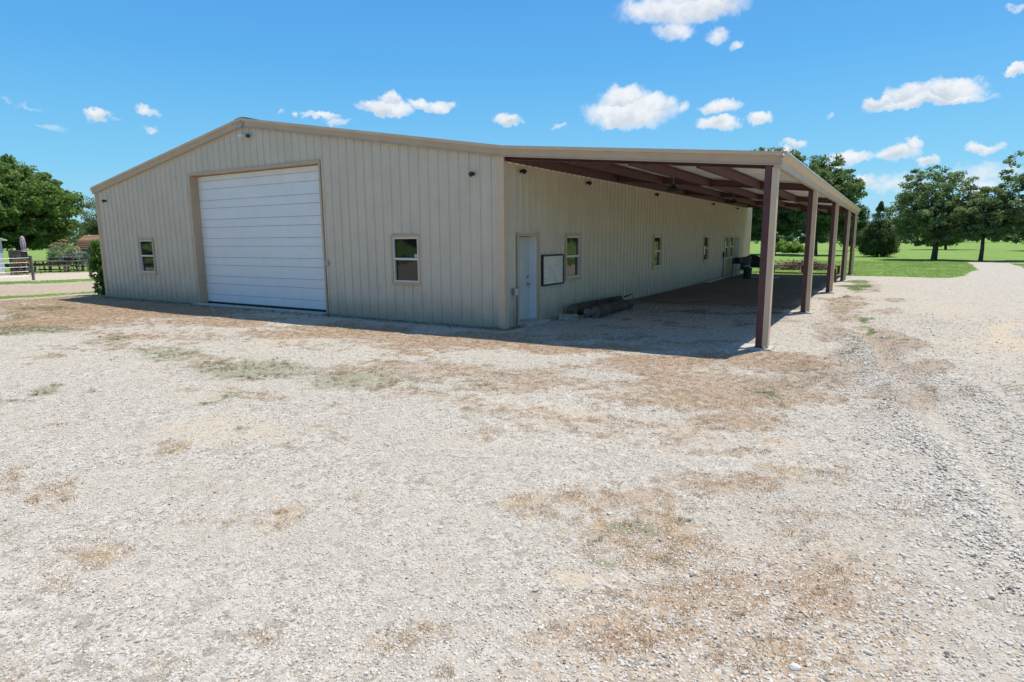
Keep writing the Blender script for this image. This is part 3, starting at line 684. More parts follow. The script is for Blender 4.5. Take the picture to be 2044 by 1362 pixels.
# rafters across, purlins along
mb = MB(); mb.box(.045, .072, .0, YE, 3.79, 4.03); mb.build('ledger_closure', maroon, bld)  # closure strip added to stop light leaking between wall top and carport roof
for y in ys_post:
    mb = MB(); yo = .08 if y == 0 else 0
    xa, xb = .05, LX-.12
    for (dz, w, h) in ((.02, .09, .014), (.19, .09, .014), (.105, .016, .16)):
        mb.beam((xa, y+yo, cz(xa)-.065+dz), (xb, y+yo, cz(xb)-.065+dz), w, h)
    mb.build('rafter', maroon, bld)
ends = [.1]+ys_post[1:]
for x in (.14, 1.59, 2.97, 4.35):
    for y0, y1 in zip(ends[:-1], ends[1:]):
        z = cz(x)+.02; mb = MB()
        mb.box(x-.008, x+.008, y0+.06, y1-.06, z-.075, z+.10)
        mb.box(x-.008, x+.06, y0+.06, y1-.06, z+.1, z+.114); mb.box(x-.06, x+.008, y0+.06, y1-.06, z-.089, z-.075)
        mb.box(x-.06, x-.046, y0+.06, y1-.06, z-.075, z-.05)
        mb.build('purlin', maroon, bld)
# roof sheets of the carport, ribs run down the slope
y = -.04; i = 0
while y < YE+.08-.01:
    y1 = min(y+PW, YE+.08); mb = MB()
    br = sorted(prof_breaks(y, y1)); xa, xb = .05, LX+.07
    for a, c in zip(br[:-1], br[1:]):
        pa, pc = prof(a+1e-7), prof(c-1e-7); o_ = .155+.0015*(i % 2)
        mb.add([(xa, a, cz(xa)+o_+pa), (xa, c, cz(xa)+o_+pc), (xb, c, cz(xb)+o_+pc), (xb, a, cz(xb)+o_+pa)], [(0, 1, 2, 3)])
    mb.build('roof_panel', soffit, bld); y = y1; i += 1
# side fascia with sculptured gutter
z = cz(LX)
for i, (y0, y1) in enumerate(zip([-.1]+ys_post[1:], ys_post[1:-1]+[ys_post[-1], YE+.1])):
    mb = MB(); e = .002*(i % 2)
    mb.box(LX-.03, LX+e, y0, y1, z-.03, z+.13)
    mb.box(LX-.08, LX+.012+e, y0, y1, z-.044, z-.03)
    mb.prism([(LX, z+.095), (LX+.055+e, z+.125), (LX+.095+e, z+.19), (LX+.095+e, z+.225), (LX+.085+e, z+.225), (LX+.085+e, z+.195), (LX+.05, z+.14), (LX, z+.13)], y0, y1, 1)
    mb.build('side_fascia', tan, bld)
mb = MB(); mb.beam((LX+.06, -.11, z+.228), (LX+.06, YE+.1, z+.228), .09, .022); mb.build('eave_trim', galv, bld)
# posts: maroon channel + tan outer cladding
for i, y in enumerate(ys_post):
    zt = cz(LX)-.02; yo = -.02 if i == 0 else 0
    mb = MB(); x0, x1 = 5.575, 5.685; y0, y1 = y+yo-.045, y+yo+.12
    zl = .03; XP = 5.785
    mb.box(x0, x1, y0, y0+.012, zl, zt+.03); mb.box(x0, x1, y1-.012, y1, zl, zt+.03); mb.box(x0, x0+.012, y0+.012, y1-.012, zl, zt+.03); mb.box(x1-.012, x1, y0+.012, y1-.012, zl, zt+.03)
    po = mb.build('post', maroon, bld)
    mb = MB(); mb.box(x1+.012, XP, y0-.004, y0+.006, zl+.02, zt); mb.box(XP, XP+.01, y0-.004, y1+.02, zl+.02, zt); mb.box(x1+.012, x1+.022, y0+.006, y0+.06, zl+.02, zt)
    mb.build('post_cladding', tanl, po)
    mb = MB(); mb.box(x0-.02, x1+.02, y0-.02, y1+.02, zl-.004, zl+.008); mb.build('base_plate', maroon, po)
lab = ['concrete footing under the nearest carport post', 'concrete footing under the second carport post', 'concrete footing under the third carport post', 'concrete footing under the fourth carport post', 'concrete footing under the farthest carport post']
for i, y in enumerate(ys_post):
    mb = MB(); mb.box(5.12, 5.87, y-.16, y+.36, -.35, .026)
    tag(mb.build('concrete_footing', concr, None, bevel=.02), lab[i], 'footing', 'concrete footings of the carport posts')

# ---- roll-up door
dr = MB(); dr.box(DX0+.013, DX1-.005, .262, .29, .03, DH-.02); dr = dr.build('overhead_door', mat('door_joint_grey', (.42, .43, .46), .6), bld)
zt = DH-.03; seq = [.16]+[.253, .357]*7
zz = zt
for i, h in enumerate(seq):
    z1 = zz; z0 = max(zz-h, .07)
    if z1-z0 < .03: break
    mb = MB(); g = .012
    mb.box(DX0+.015, DX1-.012, .240, .262, z0+g/2, z1-g/2)
    nr = 3 if h > .3 else 2
    for q in range(nr):
        zc = z0+(q+.5)*(z1-z0)/nr; mb.box(DX0+.015, DX1-.012, .2375, .2405, zc-.032, zc+.032)
    mb.build('door_panel', whitem, dr); zz = z0
mb = MB(); mb.box(DX0+.013, DX1-.008, .236, .27, .02, .068); mb.build('bottom_seal', black, dr)
mb = MB()
mb.box(DX0, DX0+.012, -.02, .30, 0, DH);
mb.box(DX1-.012, DX1, -.02, .30, 0, DH); mb.box(DX0, DX1, -.02, .30, DH-.012, DH)
mb.box(DX0-.06, DX0+.012, -.044, -.02, 0, DH+.06); mb.box(DX1-.012, DX1+.05, -.044, -.02, 0, DH+.06); mb.box(DX0+.012, DX1-.012, -.044, -.02, DH-.012, DH+.06)
mb.build('door_jamb', tan, bld)

# ---- windows
def window(P, u0, u1, z0, z1, sticker=False):
    """P(u, d, z): d outward"""
    def bx(mb, a, c, e, f, d0, d1):
        p = P(a, d0, e); q = P(c, d1, f)
        mb.box(min(p[0], q[0]), max(p[0], q[0]), min(p[1], q[1]), max(p[1], q[1]), e, f)
    def ring(mb, a, c, e, f, w, d0, d1):
        bx(mb, a, a+w, e, f, d0, d1); bx(mb, c-w, c, e, f, d0, d1); bx(mb, a+w, c-w, e, e+w, d0, d1); bx(mb, a+w, c-w, f-w, f, d0, d1)
    mb = MB(); ring(mb, u0-.06, u1+.06, z0-.05, z1+.05, .055, -.03, .042); bx(mb, u0-.07, u1+.07, z1+.05, z1+.062, -.01, .06); bx(mb, u0-.07, u1+.07, z0-.07, z0-.05, -.01, .055)
    w = mb.build('window', tan, bld)
    mb = MB(); ring(mb, u0-.005, u1+.005, z0, z1, .045, -.06, .02)
    zm = (z0+z1)/2+.02
    bx(mb, u0+.04, u1-.04, zm-.028, zm+.028, -.05, .012)
    mb.build('window_frame', vinyl, w)
    mb = MB(); bx(mb, u0+.04, u1-.04, zm+.028, z1-.045, -.035, -.028); mb.build('pane', gl, w)
    mb = MB(); bx(mb, u0+.04, u1-.04, z0+.045, zm-.028, -.05, -.043); mb.build('pane', gl, w)
    if sticker:
        mb = MB(); bx(mb, u1-.17, u1-.06, zm+.035, zm+.125, -.0275, -.0265); mb.build('sticker', bluest, w)
PF = lambda u, d_, z: (u, -d_, z)
PS = lambda u, d_, z: (d_, u, z)
window(PF, -15.5, -14.61, .99, 2.13)
window(PF, -3.37, -2.52, .99, 2.13, True)
for a, c in ((3.17, 4.02), (10.4, 11.25), (17.52, 18.37), (21.72, 22.57), (22.95, 23.75)):
    window(PS, a, c, .99, 2.13)
# ---- side doors
def sidedoor(y0, y1, m1, detail):
    mb = MB(); mb.box(-.22, .045, y0-.05, y0+.0, 0, 2.18); mb.box(-.22, .045, y1, y1+.05, 0, 2.18); mb.box(-.22, .045, y0, y1, 2.13, 2.18)
    mb.box(.034, .05, y0-.09, y0-.05, 0, 2.22); mb.box(.034, .05, y1+.05, y1+.09, 0, 2.22)
    mb.build('door_trim', tan, bld)
    mb = MB(); mb.box(-.24, -.20, y0+.012, y1-.012, .06, 2.12); d_ = mb.build('side_door', m1, bld, bevel=.004)
    mb = MB(); mb.box(-.24, .02, y1-.012, y1-.002, .03, 2.13); mb.box(-.24, -.17, y0, y0+.012, .03, 2.13); mb.build('door_frame', jambm, d_)
    if detail:
        for zc in (.93, 1.12):
            mb = MB(); mb.tube([(-.2, y1-.1, zc), (-.165, y1-.1, zc)], .033, 14); 
            if zc < 1: mb.tube([(-.165, y1-.1, zc), (-.15, y1-.1, zc), (-.125, y1-.1, zc)], [.014, .026, .024], 12)
            mb.build('handle' if zc < 1 else 'deadbolt', steel, d_, smooth=False)
        mb = MB(); mb.box(-.2005, -.197, y0+.04, y0+.17, 1.56, 1.70); mb.build('sticker', redm, d_)
        mb = MB(); mb.box(-.2005, -.196, y0+.055, y0+.155, 1.60, 1.61); mb.box(-.2005, -.196, y0+.055, y0+.155, 1.64, 1.655); mb.build('sticker_print', whitem, d_)
        mb = MB(); mb.box(-.2005, -.195, y0+.03, y0+.19, 1.725, 1.75); mb.build('door_label', black, d_)
        mb = MB(); mb.box(-.25, .06, y0, y1, .02, .06); mb.build('threshold', concr, d_)
sidedoor(.62, 1.51, doorm, True)
sidedoor(24.1, 25.0, mat('grey_brown_door', (.30, .27, .25), .6), False)
# ------------------------------------------------------------------ fittings on the walls
def wall_light(label, loc, rz, group='black wall lights'):
    t_ = thing('wall_light', label, 'wall light', loc, rz, group)
    mb = MB(); mb.tube([(0, 0, 0), (0, -.02, 0)], .05, 16); mb.build('base', black, t_)
    mb = MB(); mb.tube([(0, -.02, 0), (0, -.06, .008), (0, -.085, -.004)], .014, 8); mb.build('arm', black, t_)
    mb = MB(); mb.tube([(0, -.045, .035), (0, -.075, .03), (0, -.13, -.005), (0, -.165, -.03)], [.03, .052, .07, .074], 16); h = mb.build('hood', black, t_)
    mb = MB(); mb.tube([(0, -.160, -.027), (0, -.17, -.034)], .062, 16); mb.build('lens', darkmet, h)
    t_.scale = (.76, .76, .76)
    return t_
wl = wall_light('black wall light high on the shaded front wall near the right corner', (-.782, -.03, 3.551), 0)
dup(wl, (-17.413, -.03, 3.573), 0, 'black wall light high on the front wall by the far left corner')
for (y, z), lb in zip([(.73, 3.622), (4.403, 3.62), (10.34, 3.633), (18.594, 3.652), (23.979, 3.656)],
                      ['black wall light on the carport side wall above the pale side door', 'black wall light on the carport side wall just past the nearest side window', 'black wall light on the carport side wall above the second side window',
                       'black wall light on the carport side wall above the third side window', 'farthest black wall light, above the pair of windows under the carport']):
    dup(wl, (.03, y, z), math.radians(90), lb)
t_ = thing('gable_light', 'small silver twin floodlight with black head under the gable peak', 'floodlight', (-8.85, -.03, 5.13))
mb = MB(); mb.tube([(0, 0, 0), (0, -.03, 0)], .06, 14); mb.build('base', steel, t_)
mb = MB(); mb.box(-.30, -.06, -.16, -.05, -.02, .035); mb.beam((-.07, -.1, .0), (0, -.03, 0), .03, .03); mb.build('lamp_head', mat('bright_silver', (.75, .78, .80), .3), t_, bevel=.01)
mb = MB(); mb.tube([(.02, -.03, 0), (.07, -.08, -.01), (.12, -.12, -.03)], [.03, .05, .055], 12); mb.build('sensor_head', black, t_)
tag(MB().box(-.045, .045, -.05, 0, -.06, .06).build('keypad', mat('pale_pink_plastic', (.62, .52, .52), .5), None, bevel=.008), 'small pale keypad on the wall right of the roll-up door', 'keypad').location = (-5.80, -.03, 1.44)
t_ = thing('sign_board', 'cream board with thin horizontal lines in a black frame beside the side door', 'sign board', (.045, 2.34, 1.26))
mb = MB(); mb.box(-.012, .01, -.56, .56, -.36, .36); mb.build('board', creamb, t_)
mb = MB(); mb.box(-.012, .03, -.60, -.555, -.40, .40); mb.box(-.012, .03, .555, .60, -.40, .40); mb.box(-.012, .03, -.555, .555, -.40, -.355); mb.box(-.012, .03, -.555, .555, .355, .40); mb.build('frame', black, t_)
for i in range(11):
    mb = MB(); z = .31-i*.06; mb.box(.0095, .0115, -.55, .55, z-.0022, z+.0022)
    mb.build('line', mat('board_line', (.25, .22, .17), .7) if i == 0 else bpy.data.materials['board_line'], t_)
t_ = thing('electrical_box', 'grey outlet box with conduit left of the side door', 'electrical box', (.04, .37, .82))
mb = MB(); mb.box(0, .07, -.06, .06, -.09, .09); mb.build('box', steel, t_, bevel=.008)
mb = MB(); mb.box(.07, .085, -.05, .05, -.08, .08); mb.build('cover', galv, t_, bevel=.005)
mb = MB(); mb.tube([(.03, .02, -.09), (.03, .02, -.80)], .012, 8); mb.build('conduit', steel, t_)
t_ = thing('meter_box', 'small brown box with thin pipe below it on the wall before the paired windows', 'junction box', (.045, 21.3, 1.2))
mb = MB(); mb.box(0, .08, -.09, .09, -.14, .14); mb.build('box', darkmet, t_, bevel=.008)
mb = MB(); mb.tube([(.03, 0, -.14), (.03, 0, -1.2)], .018, 8); mb.build('pipe', darkmet, t_)
# hanging lamps
def bay(label, loc):
    t_ = thing('hanging_lamp', label, 'hanging lamp', loc, 0, 'round black lamps hung from the carport rafters')
    mb = MB(); mb.lathe([(.15, -.03), (.17, -.022), (.17, .01), (.10, .02)], 24); mb.build('reflector', black, t_)
    mb = MB()
    for k in range(10):
        x = -.09+k*.02; w = math.sqrt(max(.1**2-x*x, .0004)); mb.box(x-.003, x+.003, -w, w, .02, .075)
    mb.build('heat_sink', darkmet, t_)
    mb = MB(); mb.lathe([(.05, .075), (.05, .12), (.015, .135)], 12); mb.build('driver', black, t_)
    mb = MB()
    z = .135; k = 0
    while z < .40:
        mb.tube([(.004*(-1)**k, 0, z), (.004*(-1)**(k+1), 0, z+.028)], .0035, 5); z += .025; k += 1
    mb.build('chain', steel, t_)
    return t_
b1 = bay('nearer black hanging lamp under the carport roof', (2.95, 3.09, 3.215))
dup(b1, (2.95, 9.75, 3.215), 0, 'farther black hanging lamp under the carport roof')

# ------------------------------------------------------------------ under the carport
def log_(name, label, a, c, r, me, seed):
    rr = random.Random(seed); a = Vector(a); c = Vector(c); n = 14; m = 14; vs = []; fs = []
    d_ = (c-a).normalized(); s_ = d_.cross(Vector((0, 0, 1))).normalized(); u_ = s_.cross(d_)
    for i in range(n+1):
        p = a.lerp(c, i/n)+s_*rr.uniform(-.012, .012)+u_*rr.uniform(-.008, .008); q = r*(1-.12*i/n)*(1+rr.uniform(-.05, .05))
        for k in range(m):
            t = 2*math.pi*k/m; w = q*(1+rr.uniform(-.06, .06)); vs.append(p+(s_*math.cos(t)+u_*math.sin(t))*w)
    for i in range(n):
        for k in range(m): fs.append((i*m+k, i*m+(k+1) % m, (i+1)*m+(k+1) % m, (i+1)*m+k))
    fs.append(tuple(n*m+k for k in range(m)))
    t_ = thing(name, label, 'log', a, 0, 'logs lying by the side wall')
    mb = MB(); mb.add([v-a for v in vs], fs); mb.build('log_bark', bark, t_, smooth=False)
    mb = MB(); mb.add([(vs[k]-a) for k in range(m)]+[(Vector(a)-d_*.004)-a], [(k, (k+1) % m, m) for k in range(m)]); mb.build('cut_end', me, t_)
    return t_
log_('log', 'dark log lying nearest the side wall, left of the other two', (.34, 2.95, .15), (.34, 6.3, .13), .155, cutend, 1)
log_('log', 'slim log with a grey cut end lying between two thicker logs', (.80, 2.85, .11), (.66, 5.6, .10), .115, grey_end, 2)
log_('log', 'thick barky log lying farthest from the side wall', (1.10, 2.75, .145), (1.0, 5.5, .13), .15, cutend, 3)
for i in range(3):
    a = Vector((.55+rnd.uniform(-.2, .3), 4.2+i*.9, .27)); dd = Vector((rnd.uniform(-.3, .3), 1, .02)).normalized()
    tag(MB().tube([a, a+dd*.5+Vector((.03, 0, .01)), a+dd*(.8+.05*i)], [.028, .024, .015], 7).build('branch', bark, None), ['short bare branch resting on the near end of the logs', 'bare branch resting on the middle of the logs', 'longer bare branch resting on the far end of the logs'][i], 'branch')
mb = MB(); rr = random.Random(4)
poly = [(-.24, -.13), (-.05, -.17), (.2, -.14), (.27, 0), (.2, .13), (-.1, .15), (-.26, .06)]
vs = [(x*1.0, y, -.03) for x, y in poly]+[(x*.96+rr.uniform(-.02, .02), y*.9, .115+rr.uniform(-.02, .02)) for x, y in poly]
n = 7; mb.add(vs, [tuple(range(n))[::-1], tuple(range(n, 2*n))]+[(i, (i+1) % n, n+(i+1) % n, n+i) for i in range(n)])
ob = mb.build('stone_block', stonem, None, bevel=.025); ob.location = (.55, 2.2, .01); ob.rotation_euler = (0.03, .02, .5)
tag(ob, 'flat pale stone block lying between the side door and the logs', 'stone')
pk = MB().box(-.16, .12, 0, 3.7, 0, .07).build('plank', plankm, None, bevel=.005); pk.location = (.30, 17.2, .0); pk.rotation_euler = (0, 0, .03)
tag(pk, 'pale board lying on the ground along the side wall, nearer end', 'plank', 'pale boards along the wall')
pk = MB().box(-.10, .10, 0, 3.6, 0, .06).build('plank', plankm, None, bevel=.005); pk.location = (.17, 20.95, .0); pk.rotation_euler = (0, 0, -.01)
tag(pk, 'pale board along the side wall, running on beneath the paired windows', 'plank', 'pale boards along the wall')
# folding table, chair, covered grill, bin
t_ = thing('folding_table', 'small dark folding table standing in front of the paired windows', 'table', (.62, 22.6, 0))
mb = MB(); mb.box(-.32, .32, -.5, .5, .70, .73); mb.build('tabletop', darkmet, t_, bevel=.006)
for sx in (-.28, .28):
    for sy in (-.45, .45):
        mb = MB(); mb.beam((sx, sy, 0), (sx*.9, sy, .70), .025, .025); mb.build('leg', black, t_)
t_ = thing('storage_crate', 'grey slatted crate standing on the folding table below the window', 'crate', (.52, 22.55, .73))
for k in range(4):
    for s in (-.2, .2):
        mb = MB(); mb.box(s-.008, s+.008, -.32, .32, .02+k*.07, .07+k*.07); mb.build('slat', darkmet, t_)
    for s in (-.32, .32):
        mb = MB(); mb.box(-.192, .192, s-.008, s+.008, .02+k*.07, .07+k*.07); mb.build('slat', darkmet, t_)
mb = MB(); mb.box(-.19, .19, -.31, .31, 0, .02); mb.build('bottom', darkmet, t_)
t_ = thing('patio_chair', 'patio chair with dark sling seat and pale tube frame beside the covered grill', 'chair', (.95, 22.0, 0), math.radians(-12))
for s in (-.26, .26):
    mb = MB(); mb.tube([(s, -.38, 0), (s, -.34, .60), (s, .18, .62)], .013, 8); mb.build('front_leg', frameg, t_)
    mb = MB(); mb.tube([(s, .42, 0), (s, .12, .42), (s, .34, 1.06)], .013, 8); mb.build('back_leg', frameg, t_)
    mb = MB(); mb.box(s-.03, s+.03, -.36, .2, .615, .64); mb.build('armrest', frameg, t_)
mb = MB(); mb.add([(-.25, -.3, .42), (.25, -.3, .42), (.25, .14, .38), (-.25, .14, .38), (-.25, -.3, .405), (.25, -.3, .405), (.25, .14, .365), (-.25, .14, .365)], [(0, 1, 2, 3), (7, 6, 5, 4), (0, 4, 5, 1), (1, 5, 6, 2), (2, 6, 7, 3), (3, 7, 4, 0)]); mb.build('seat', clothg, t_)
mb = MB(); mb.beam((0, .15, .40), (0, .35, 1.06), .5, .015, (0, 1, 0)); mb.build('backrest', clothg, t_)
mb = MB(); mb.tube([(-.26, .34, 1.06), (.26, .34, 1.06)], .014, 8); mb.build('top_rail', frameg, t_)
mb = MB(); mb.tube([(-.26, .14, .41), (.26, .14, .41)], .011, 8); mb.build('cross_tube', frameg, t_)
t_ = thing('covered_grill', 'barbecue grill under a black cover by the far end of the side wall', 'grill', (1.35, 23.2, 0), math.radians(25))
prof2 = [(-.62, .55), (-.60, .80), (-.50, 1.06), (-.25, 1.16), (0, 1.12), (.3, .98), (.60, .86), (.66, .70), (.64, .50), (.3, .46), (-.3, .50)]
rr = random.Random(9)
mb = MB(); n = len(prof2); secs = []
for j, y in enumerate((-.30, -.24, -.08, .1, .24, .30)):
    k = .93 if j in (0, 5) else 1
    secs.append([(x*k+rr.uniform(-.015, .015), y, .8+(z-.8)*k+rr.uniform(-.018, .018)) for x, z in prof2])
vs = [p for s_ in secs for p in s_]; fs = [tuple(range(n)), tuple(5*n+k for k in range(n))[::-1]]
for j in range(5): fs += [(j*n+k, j*n+(k+1) % n, (j+1)*n+(k+1) % n, (j+1)*n+k) for k in range(n)]
mb.add(vs, fs); mb.build('cover', blackcov, t_, smooth=False, bevel=.02)
for sx in (-.45, .48):
    for sy in (-.2, .2):
        mb = MB(); mb.beam((sx, sy, .05), (sx*.95, sy, .6), .03, .03); mb.build('leg', frameg if sx > 0 else black, t_)
for sy in (-.26, .26):
    mb = MB(); mb.tube([(-.45, sy-.02, .1), (-.45, sy+.02, .1)], .1, 16); mb.build('wheel', black, t_)
mb = MB(); mb.box(-.45, .48, -.2, .2, .22, .24); mb.build('shelf', darkmet, t_)
t_ = thing('bin', 'dark green round bin standing in front of the covered grill', 'bin', (1.30, 21.35, 0))
mb = MB(); mb.lathe([(.17, 0), (.19, .02), (.215, .50), (.225, .52), (.225, .54), (.2, .54), (.18, .1)], 20); mb.build('body', greenp, t_)
for k in range(3):
    mb = MB(); r = .186+.008*k; mb.lathe([(r+.006, .12+k*.12), (r+.012, .13+k*.12), (r+.006, .14+k*.12)], 20); mb.build('rib', greenp, t_)
tag(MB().box(-.9, .6, -.7, .7, -.03, .012).build('concrete_pad', mat('blue_grey_concrete', (.30, .34, .36), .8), None, bevel=.01), kind='structure').location = (2.0, 22.6, 0)
# rail at the far end
t_ = thing('wooden_rail', 'low brown wooden rail on three posts at the far end of the carport', 'railing', (3.3, 27.25, 0))
for x, w in ((-1.65, .12), (-.1, .13), (1.75, .13)):
    mb = MB(); mb.box(x-w/2, x+w/2, -.06, .06, -.02, .43+.0*x); mb.build('post', woodb, t_, bevel=.008)
mb = MB(); mb.box(-1.8, 1.95, -.12, .12, .43, .475); mb.build('rail', woodb, t_, bevel=.008)
mb = MB(); mb.box(-2.2, 2.6, -.1, .06, -.02, .07); tag(mb.build('timber_edging', woodb, None, bevel=.01), 'dark timber edging lying at the far end of the carport floor', 'timber').location = (3.3, 26.98, 0)
mb = MB(); mb.beam((0, 0, 0), (-.05, 0, .60), .09, .09, (0, 1, 0)); mb.beam((-.05, 0, .58), (-.05, 0, .62), .12, .12, (0, 1, 0))
tag(mb.build('wooden_post', woodb, None), 'short brown wooden post leaning beside the fourth carport post', 'post').location = (5.45, 19.9, 0)
# brush pile
t_ = thing('brush_pile', 'heap of cut brown branches on the lawn behind the carport', 'brush pile', (2.6, 32.6, 0))
def sticks(n, seed, L0, L1, r, R, H, m):
    rr = random.Random(seed); mb = MB()
    for i in range(n):
        a = rr.uniform(0, 2*math.pi); q = R*math.sqrt(rr.random()); x, y = q*math.cos(a)*1.0, q*math.sin(a)*.6
        z = H*max(0, 1-(q/R)**1.6)*rr.random()**.4+.03
        L = rr.uniform(L0, L1); th = rr.uniform(0, math.pi); ph = rr.gauss(-.12, .22)
        dd = Vector((math.cos(th)*math.cos(ph), math.sin(th)*math.cos(ph), math.sin(ph)))
        p = Vector((x, y, z)); s_ = p-dd*L/2; e_ = p+dd*L/2; s_.z = max(s_.z, .02); e_.z = max(e_.z, .02)
        mb.tube([s_, p+Vector((rr.gauss(0, .04), rr.gauss(0, .04), rr.gauss(0, .03))), e_], [r*1.1, r, r*.5], 4, cap=False)
    return mb.build('branches', m, t_)
tag(sticks(420, 3, .5, 1.7, .022, 1.6, .40, mat('dry_branch', (.30, .22, .17), .9, .3, 9)), kind='stuff')
tag(sticks(300, 5, .4, 1.2, .014, 1.8, .36, mat('pale_twig', (.42, .33, .27), .9, .2, 9)), kind='stuff')
for k in range(7):
    a = rnd.uniform(0, 6.28); mb = MB(); p = Vector((rnd.uniform(-1, 1), rnd.uniform(-.5, .5), .33+rnd.random()*.1)); dd = Vector((math.cos(a), math.sin(a)*.7, rnd.uniform(-.1, .25))).normalized()
    mb.tube([p-dd*.6, p, p+dd*.7+Vector((0, 0, .05))], [.05, .045, .03], 7); mb.build('limb', bark, t_)

# ------------------------------------------------------------------ vegetation
def leaf_cloud(name, centers, rad, n_per, size, m, parent, seed, flat=.75, up=.5, tint_bias=None, aspect=.6):
    rs = np.random.RandomState(seed); C0 = np.repeat(np.asarray(centers, float), n_per, 0); R0 = np.repeat(np.asarray(rad, float), n_per)
    n = len(C0); dirs = rs.normal(size=(n, 3)); dirs /= np.linalg.norm(dirs, axis=1)[:, None]
    rr = rs.rand(n)**.45
    P = C0+dirs*(R0*rr)[:, None]*np.array([1, 1, flat])
    N = rs.normal(size=(n, 3))+dirs*.6+np.array([0, 0, up]); N /= np.linalg.norm(N, axis=1)[:, None]
    T = np.cross(N, rs.normal(size=(n, 3))); T /= np.linalg.norm(T, axis=1)[:, None]; Bt = np.cross(N, T)
    s = size*(.6+.8*rs.rand(n))[:, None]
    V = np.stack([P-T*s, P-Bt*s*aspect+N*s*.12, P+T*s, P+Bt*s*aspect+N*s*.12], 1).reshape(-1, 3)
    Fc = np.arange(n*4).reshape(n, 4)
    ct = np.repeat(rs.rand(len(centers)), n_per)
    tint = np.clip(.15+.5*ct+.5*rs.rand(n)-.2, 0, 1)
    return npmesh(name, V, Fc, m, parent, attr={'tint': ('FACE', tint)})
def tree(name, label, cat, base, H, cx, cy, cz0, rx, ry, rz, nclump, nleaf, lsize, crad, m, seed, trunk=.3, group=None, lumps=.25, flat=.6, shape=None, bottom=None, multi=1, up=.5):
    rs = np.random.RandomState(seed); rr = random.Random(seed)
    t_ = thing(name, label, cat, (base[0], base[1], 0), 0, group)
    cen = []; tries = 0
    ph = rs.rand(4)*6.28
    while len(cen) < nclump and tries < nclump*40:
        tries += 1
        q = rs.normal(size=3); q /= np.linalg.norm(q); r = rs.rand()**.36
        a = math.atan2(q[1], q[0])
        k = 1+lumps*(.5*math.sin(3*a+ph[0]+2*q[2])+.35*math.sin(5*a+ph[1])+.35*math.sin(7*q[2]+ph[2]+a))
        if shape: k *= shape(q[2]*r)
        p = np.array([cx+q[0]*r*rx*k, cy+q[1]*r*ry*k, cz0+q[2]*r*rz*(1+lumps*.5*math.sin(4*a+ph[3]))])
        if bottom is not None and p[2] < bottom+.35*rs.rand(): continue
        cen.append(p)
    cen = np.array(cen)-np.array([base[0], base[1], 0])
    rad = crad*(.55+.75*rs.rand(len(cen)))
    leaf_cloud('crown', cen, rad, nleaf, lsize, m, t_, seed+1, flat=flat, up=up)
    fork = Vector((0, 0, max(1.2, (bottom or cz0-rz)+.35*(rz*.5))))
    mb = MB(); topc = Vector((cx-base[0], cy-base[1], cz0+rz*.35))
    mb.tube([(0, 0, -.15), (0, 0, .12), (rr.gauss(0, .05), rr.gauss(0, .05), fork.z*.55), fork], [trunk*1.35, trunk, trunk*.85, trunk*.75], 10)
    mb.tube([fork, fork.lerp(topc, .5)+Vector((rr.gauss(0, .2), rr.gauss(0, .2), 0)), topc], [trunk*.72, trunk*.45, trunk*.12], 8)
    mb.build('trunk', bark, t_, smooth=True)
    lb = MB(); sel = rs.permutation(len(cen))[:min(46, len(cen))]
    for i in sel:
        c_ = Vector(cen[i]); s0 = fork.lerp(topc, min(.9, max(0, rr.random()*.8))) if c_.z > fork.z else fork
        mid = s0.lerp(c_, .5)+Vector((rr.gauss(0, .2), rr.gauss(0, .2), rr.uniform(0, .35)))
        w = trunk*rr.uniform(.16, .32); lb.tube([s0, mid, c_], [w, w*.6, w*.2], 5, cap=False)
    lb.build('limbs', bark, t_, smooth=True)
    return t_
OG = 'trees on the lawn beyond the drive'
tree('oak_tree', 'broad grey-green oak standing left of the gravel drive, with bare short trunk', 'tree', (10.69, 54.7), 8.2, 10.35, 55.3, 4.45, 3.5, 3.4, 3.6, 520, 62, .095, .43, leaf_oak, 21, .26, lumps=.2, bottom=1.25, flat=.6, up=.8)
tree('oak_tree', 'smaller rounded oak at the bend of the drive, right of the broad oak', 'tree', (13.87, 53.05), 6.2, 14.0, 53.6, 3.85, 2.3, 2.3, 2.35, 300, 62, .095, .40, leaf_oak, 22, .17, lumps=.2, bottom=1.4, flat=.6, up=.8)
tree('oak_tree', 'tall loose oak cut by the right edge of the picture', 'tree', (17.6, 53.6), 9, 17.6, 54.0, 5.0, 3.1, 3.0, 4.2, 430, 60, .095, .42, leaf_oak, 23, .26, lumps=.3, bottom=1.4, flat=.6, up=.8)
tree('oak_tree', 'big dark oak behind the carport, its crown rising over the carport roof end', 'tree', (-.23, 67.9), 10.7, -.2, 69.0, 6.2, 4.3, 4.0, 4.7, 820, 80, .13, .6, leaf_dark, 24, .30, lumps=.25, bottom=1.35, flat=.6)
tree('oak_tree', 'tall dark oak seen between the near carport post and the side wall', 'tree', (-5.38, 71.6), 12.9, -6.2, 72.0, 7.1, 4.9, 4.4, 5.7, 860, 80, .135, .65, leaf_dark, 25, .36, lumps=.25, bottom=1.4, flat=.6)
tree('oak_tree', 'dark tree filling the gap at the far end of the side wall', 'tree', (-11.5, 72.5), 9.5, -11.5, 73, 5.4, 4.6, 4.0, 4.6, 520, 90, .14, .8, leaf_dark, 26, .3, lumps=.25, bottom=1.2, flat=.6)
tree('cedar_tree', 'dense pointed cedar standing on the lawn right of the carport end', 'cedar', (6.1, 63.3), 5.6, 6.1, 63.9, 1.55, 1.85, 1.9, 2.0, 330, 170, .06, .42, leaf_cedar, 27, .14, lumps=.08, flat=.9, bottom=.1, up=.8)
ct = [o for o in bpy.data.objects if o.name.startswith('cedar_tree')][0]
rs = np.random.RandomState(5); cc = []
